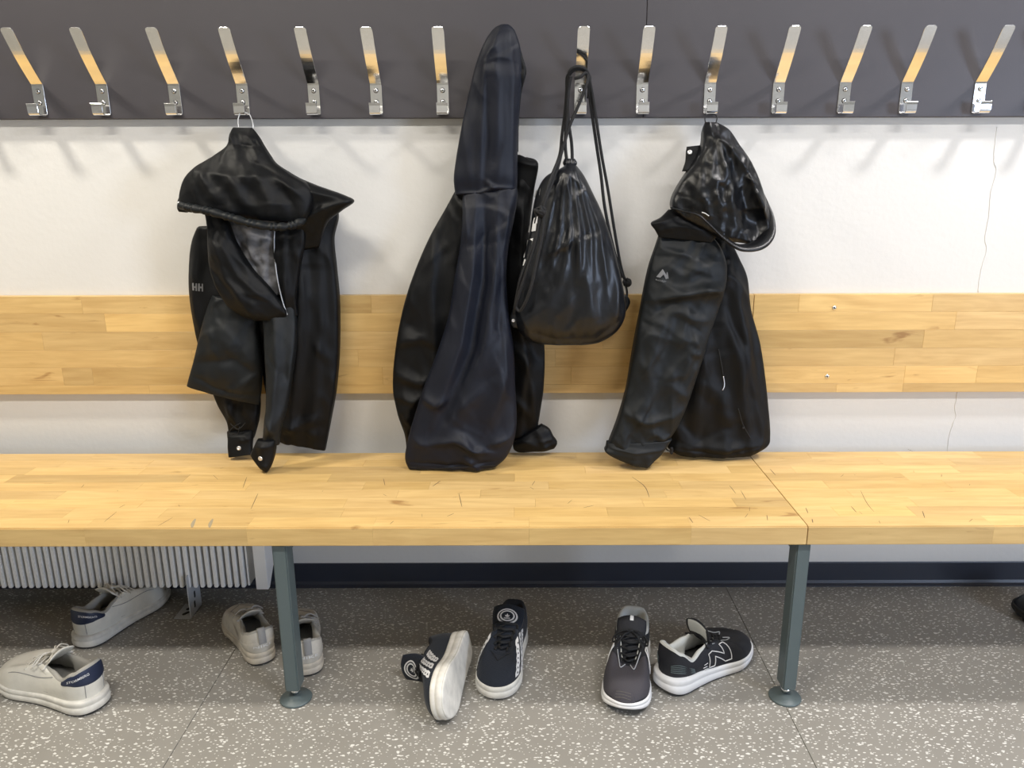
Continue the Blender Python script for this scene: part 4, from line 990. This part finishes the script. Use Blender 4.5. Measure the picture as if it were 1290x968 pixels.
old = dict(mid=[(0, .033), (.3, .029), (.6, .026), (1, .028)], colz=[(.03, .086), (.08, .080), (.2, .068), (.33, .076), (.42, .084), (.62, .060)], upper='old_leather', sole='old_sole', inner='inner_grey',
           tongue=[(.62, .052, .012), (.52, .066, .019), (.43, .082, .023), (.36, .096, .026), (.32, .104, .026)], colw=1.15, bowh=.6, lacem='grey_lace', pad=.007, stay='old_leather', flare=.002, insole='inner_grey', nl=6, rl=.0024)
def old_shoe(Mx, label, side):
    s = Shoe('sneaker', label, 'shoe', Mx, dict(old, side=side), 'worn off-white sneakers'); s.build()
    s.patch('heel_counter', -4.2 * h2, 4.2 * h2, .0, .5, 'old_leather', .0014, 8, klo=lambda t: .02, khi=lambda t: .56 - .10 * abs(2 * t - 1) ** 2)
    # pull tab: a fabric loop at the heel
    P = [s.U(0, .45, .002), s.U(0, .7, .003), s.U(0, .95, .0035), s.top(0) + Vector((-.001, 0, .007)), s.top(0) + Vector((.008, 0, .006)), s.top(0) + Vector((.012, 0, -.012))]
    P = smooth_path(P, 18); vs = []; fs = []
    for i, p in enumerate(P):
        vs += [p + Vector((0, -.0085, 0)), p + Vector((0, .0085, 0)), p + Vector((-.0012, .0085, .0008)), p + Vector((-.0012, -.0085, .0008))]
    for i in range(17): 
        for q in range(4): fs.append((i * 4 + q, i * 4 + (q + 1) % 4, i * 4 + 4 + (q + 1) % 4, i * 4 + 4 + q))
    s.add('pull_tab', vs, fs, 'pull_grey')
    s.heel_text('NIKE', 0, .34, .17, 'print_white', 2.4 * h2, off=.0026)
    for sg in (1, -1):
        seam_line(s, [(sg * 6.2 * h2, .1), (sg * 7 * h2, .55), (sg * 8.8 * h2, .62), (sg * 10.9 * h2, .50)])
        # curved side mark
        vs = []
        for t in range(13):
            f = t / 12; i = sg * (3.6 + 4.2 * f) * h2; k = .28 + .10 * math.sin(f * 3) + .34 * f * f; wd = .09 * math.sin(math.pi * min(1, f * 1.6 + .05)) * (1 - f) + .012
            vs += [s.U(i % NS, k, .0014), s.U(i % NS, k + wd * 1.6, .0014)]
        s.add('side_mark', vs, [(2 * i, 2 * i + 1, 2 * i + 3, 2 * i + 2) for i in range(12)], 'old_leather')
    return s
old_shoe(pose((334, 838), (291, 768), scale=.90), 'worn off-white sneaker with grey heel tab just left of the bench leg', -1)
old_shoe(pose((391, 853), (376, 783), scale=.90), 'worn off-white sneaker half hidden behind the left bench leg', 1)

# dark suede skate shoes with white soles
skate = dict(mid=[(0, .034), (.3, .031), (.6, .029), (1, .032)], colz=[(.03, .088), (.08, .083), (.2, .072), (.33, .080), (.42, .084), (.62, .058)], upper='suede_navy', sole='white_sole', inner='inner_dark', spring=.006,
             tongue=[(.62, .052, .014), (.52, .066, .024), (.43, .084, .030), (.35, .104, .034), (.295, .116, .033)], tonguem='suede_navy', tth=.013, tcurve=.25, lacem='black_lace', pad=.009, stay='suede_navy', flare=.001, fl2=.5, nl=6, rl=.0030, bow=0, outm='white_sole')
def skate_shoe(Mx, label, side, fc=.66, **kw):
    s = Shoe('skate_shoe', label, 'shoe', Mx, {**skate, 'side': side, **kw}, 'dark suede skate shoes'); s.build()
    for sg in (1, -1):
        for q in range(3):
            i0 = (8.15 - q * .95) * h2
            n = 10; vs = []
            for t in range(n + 1):
                f = t / n; i = sg * (i0 - f * 1.0 * h2); k = .06 + .66 * f; 
                jag = .10 * h2 * (1 if t % 2 else -1)
                for wv in (-.31, .31):
                    vs.append(s.U((i + sg * (wv * h2 + (jag if wv > 0 else -jag) * .5)) % NS, k, .0022))
            s.add('side_stripe', vs, [(2 * i, 2 * i + 1, 2 * i + 3, 2 * i + 2) for i in range(n)], 'print_white')
            # dark speckle printed on the stripe
            vs = []; fs = []; rr = random.Random(q + 5)
            for t in range(7):
                f = (t + .7) / 8; i = sg * (i0 - f * 1.0 * h2 + rr.uniform(-.1, .1) * h2); k = .06 + .66 * f; b = len(vs)
                for (a_, c_) in ((-.07, -.014), (.06, -.02), (.08, .012), (-.03, .02)): vs.append(s.U((i + a_ * h2 * 1.3) % NS, k + c_, .0027))
                fs.append((b, b + 1, b + 2, b + 3))
            s.add('stripe_print', vs, fs, 'suede_navy', None, False)
        seam_line(s, [(sg * 8.2 * h2, .04), (sg * 8.3 * h2, .4), (sg * 8.9 * h2, .72), (sg * 11 * h2, .62)], .0009, 'black_lace')
    # oval emblem on the tongue: rings round a three-leaf sign
    def tpt(u, f, off=.0012):
        f = max(0, min(1, f)); b = f * 21; p0 = Vector(s.tg(5 + u * 5, b)); 
        e = Vector(s.tg(5 + u * 5, min(21, b + .2))) - Vector(s.tg(5 + u * 5, max(0, b - .2))); g = Vector(s.tg(5 + u * 5 + .2, b)) - Vector(s.tg(5 + u * 5 - .2, b)); n = e.cross(g).normalized()
        if n.z < 0: n = -n
        return p0 + n * off
    for a_, b_, c_, d_ in ((.66, .150, .56, .122), (.48, .105, .38, .080)):
        vs = []; nn = 40
        for t in range(nn):
            q = 2 * math.pi * t / nn; vs += [tpt(a_ * math.cos(q), fc + b_ * math.sin(q)), tpt(c_ * math.cos(q), fc + d_ * math.sin(q))]
        s.add('tongue_emblem', vs, [(2 * t, 2 * t + 1, (2 * t + 3) % (2 * nn), (2 * t + 2) % (2 * nn)) for t in range(nn)], 'print_white', s.tongue)
    vs = []; fs = []
    for ang, ln in ((-.75, .055), (0, .070), (.75, .055)):
        b = len(vs)
        for (p_, q_) in ((0, 0), (-.32, .5), (0, 1), (.32, .5)):
            xx = math.sin(ang) * q_ * ln + math.cos(ang) * p_ * ln * .7; yy = math.cos(ang) * q_ * ln - math.sin(ang) * p_ * ln * .7
            vs.append(tpt(xx * 4.2, fc - .03 + yy))
        fs.append((b, b + 1, b + 2, b + 3))
    for yy in (-.045, -.060):
        b = len(vs)
        for xx, y2 in ((-.22, 0), (.22, 0), (.20, -.009), (-.20, -.009)): vs.append(tpt(xx, fc + yy + y2 + .01))
        fs.append((b, b + 1, b + 2, b + 3))
    s.add('tongue_emblem', vs, fs, 'print_white', s.tongue, False)
    return s
skate_shoe(pose((650, 797), (621, 884), scale=.98), 'dark suede skate shoe standing upright, toe towards the viewer, oval emblem on tongue', -1)
# the other one lies on its side with the sole facing right
heel = atz(595, 829, 0); toe = atz(566, 917, 0)
d = (toe - heel).normalized()
ex = d; 
rollv = math.radians(102)
base = Matrix(((ex.x, -ex.y, 0, 0), (ex.y, ex.x, 0, 0), (0, 0, 1, 0), (0, 0, 0, 1)))
Mx = Matrix.Translation(heel + Vector((-.0, -.0, .058))) @ base @ Matrix.Rotation(rollv, 4, 'X') @ Matrix.Diagonal((.93, 1.18, 1.15, 1))
skate['tongue'] = [(.62, .052, .014), (.52, .066, .024), (.44, .082, .030), (.395, .106, .034), (.385, .132, .033)]
sk = skate_shoe(Mx, 'dark suede skate shoe tipped on its side, white sole facing right', 1, .74)

# running shoes
run = dict(mid=[(0, .040), (.25, .036), (.5, .030), (.8, .027), (1, .034)], colz=[(.03, .098), (.08, .090), (.2, .068), (.33, .078), (.42, .086), (.62, .062)], upper='mesh_black', sole='foam_white', inner='inner_light', spring=.022, heelspring=.010,
           tongue=[(.62, .052, .014), (.52, .068, .021), (.43, .086, .026), (.35, .106, .030), (.30, .118, .029)], tonguem='mesh_black', tth=.006, lacem='black_lace', pad=.007, flare=.008, nl=6, rl=.0023, stay='mesh_black', bow=1, bowh=.5, colw=1.15, tlin='inner_light')
def n_logo(s, sg):
    # italic letter N with a double outline on the side
    def pt(u, v, off=.0018): return s.U((sg * (4.7 + u * 1.9 + v * .45) * h2) % NS, .12 + v * .58, off)
    def stroke(pts, r, m, n=14): obj('side_letter', tube_bm([pt(*p) for p in pts], r, 6), m, s.root, True)
    def line(pts, r):
        P = []
        for a, b in zip(pts, pts[1:]): P += [pt(a[0] + (b[0] - a[0]) * t / 5, a[1] + (b[1] - a[1]) * t / 5) for t in range(5)]
        P.append(pt(*pts[-1])); obj('side_letter', tube_bm(P, r, 6), 'print_white', s.root, True)
    line([(0, 0), (.06, 1), (.28, 1), (.66, .42), (.70, 1), (.95, 1), (.90, 0), (.66, 0), (.30, .60), (.24, 0), (0, 0)], .0011)
    line([(-.10, .25), (-.28, .25)], .0008); line([(-.08, .5), (-.24, .5)], .0008)
def run_shoe(Mx, label, side, toe_mat=None, **kw):
    s = Shoe('running_shoe', label, 'shoe', Mx, {**run, 'side': side, 'bow': 1 if toe_mat else 0, **kw}, 'black running shoes with white soles'); s.build()
    if toe_mat: s.patch('toe_mesh', 7.2 * h2, 14.8 * h2, .02, .95, toe_mat, .0012, 14, klo=lambda t: .03, khi=lambda t: .98 - .35 * abs(2 * t - 1) ** 2)
    else: s.patch('toe_mesh', 7.6 * h2, 14.4 * h2, .02, .95, 'mesh_black', .0012, 14, klo=lambda t: .03, khi=lambda t: .94 - .3 * abs(2 * t - 1) ** 2)
    for sg in (1, -1): n_logo(s, sg)
    # toe bumper
    s.patch('toe_bumper', 9.9 * h2, 12.1 * h2, -.0, .22, 'mesh_charcoal', .0024, 6, klo=lambda t: .0, khi=lambda t: .26 * math.sin(math.pi * t) ** .5 + .02)
    for q in range(3): seam_line(s, [(10.3 * h2, .05 + q * .05), (11 * h2, .08 + q * .05), (11.7 * h2, .05 + q * .05)], .0006, 'groove', .0026, 'bumper_rib')
    # heel ribs
    for q in range(5):
        for sg in (1, -1): seam_line(s, [(sg * 1.0 * h2, .45 - q * .06), (sg * 2.2 * h2, .60 - q * .09), (sg * 3.6 * h2, .46 - q * .08)], .0008, 'leg_grey', .0008, 'heel_rib')
    # silver loops beside the laces
    for sg in (1, -1): obj('lace_loop', tube_bm(smooth_path([s.U((sg * i) % NS, k, .0022) for i, k in ((6.3 * h2, .86), (8 * h2, .84), (9.3 * h2, .80), (9.9 * h2, .72), (10.5 * h2, .86))], 30), .0011, 6), 'silver', s.root, True)
    vs = [Vector(s.tg(5 + u * 5, b)) + Vector((.0012, 0, .001)) for u, b in ((-.12, 17), (.12, 17), (.12, 20), (-.12, 20))]
    s.add('tongue_label', vs, [(0, 1, 2, 3)], 'silver', s.tongue, False)
    return s
run_shoe(pose((797, 812), (787, 896), scale=1.0), 'charcoal-toed running shoe with toe towards the viewer, left of its pair', -1, 'mesh_charcoal')
run_shoe(pose((833, 871), (941, 818), scale=1.0), 'black running shoe pointing right with a white sole and outlined letter on the side', 1, None, tongue=[(.62, .052, .014), (.52, .068, .021), (.43, .088, .026), (.39, .112, .031), (.375, .128, .030)])
# black boot cut by the right edge of the frame
blk = dict(court, upper='shell_nylon', sole='dark_rubber', lacem='black_lace', stay='shell_nylon', inner='inner_dark', insole='insole_dark')
s = Shoe('sneaker', 'black shoe just entering the frame at the right edge', 'shoe', pose((1440, 815), (1318, 782), scale=1.0), dict(blk, side=1)); s.build()
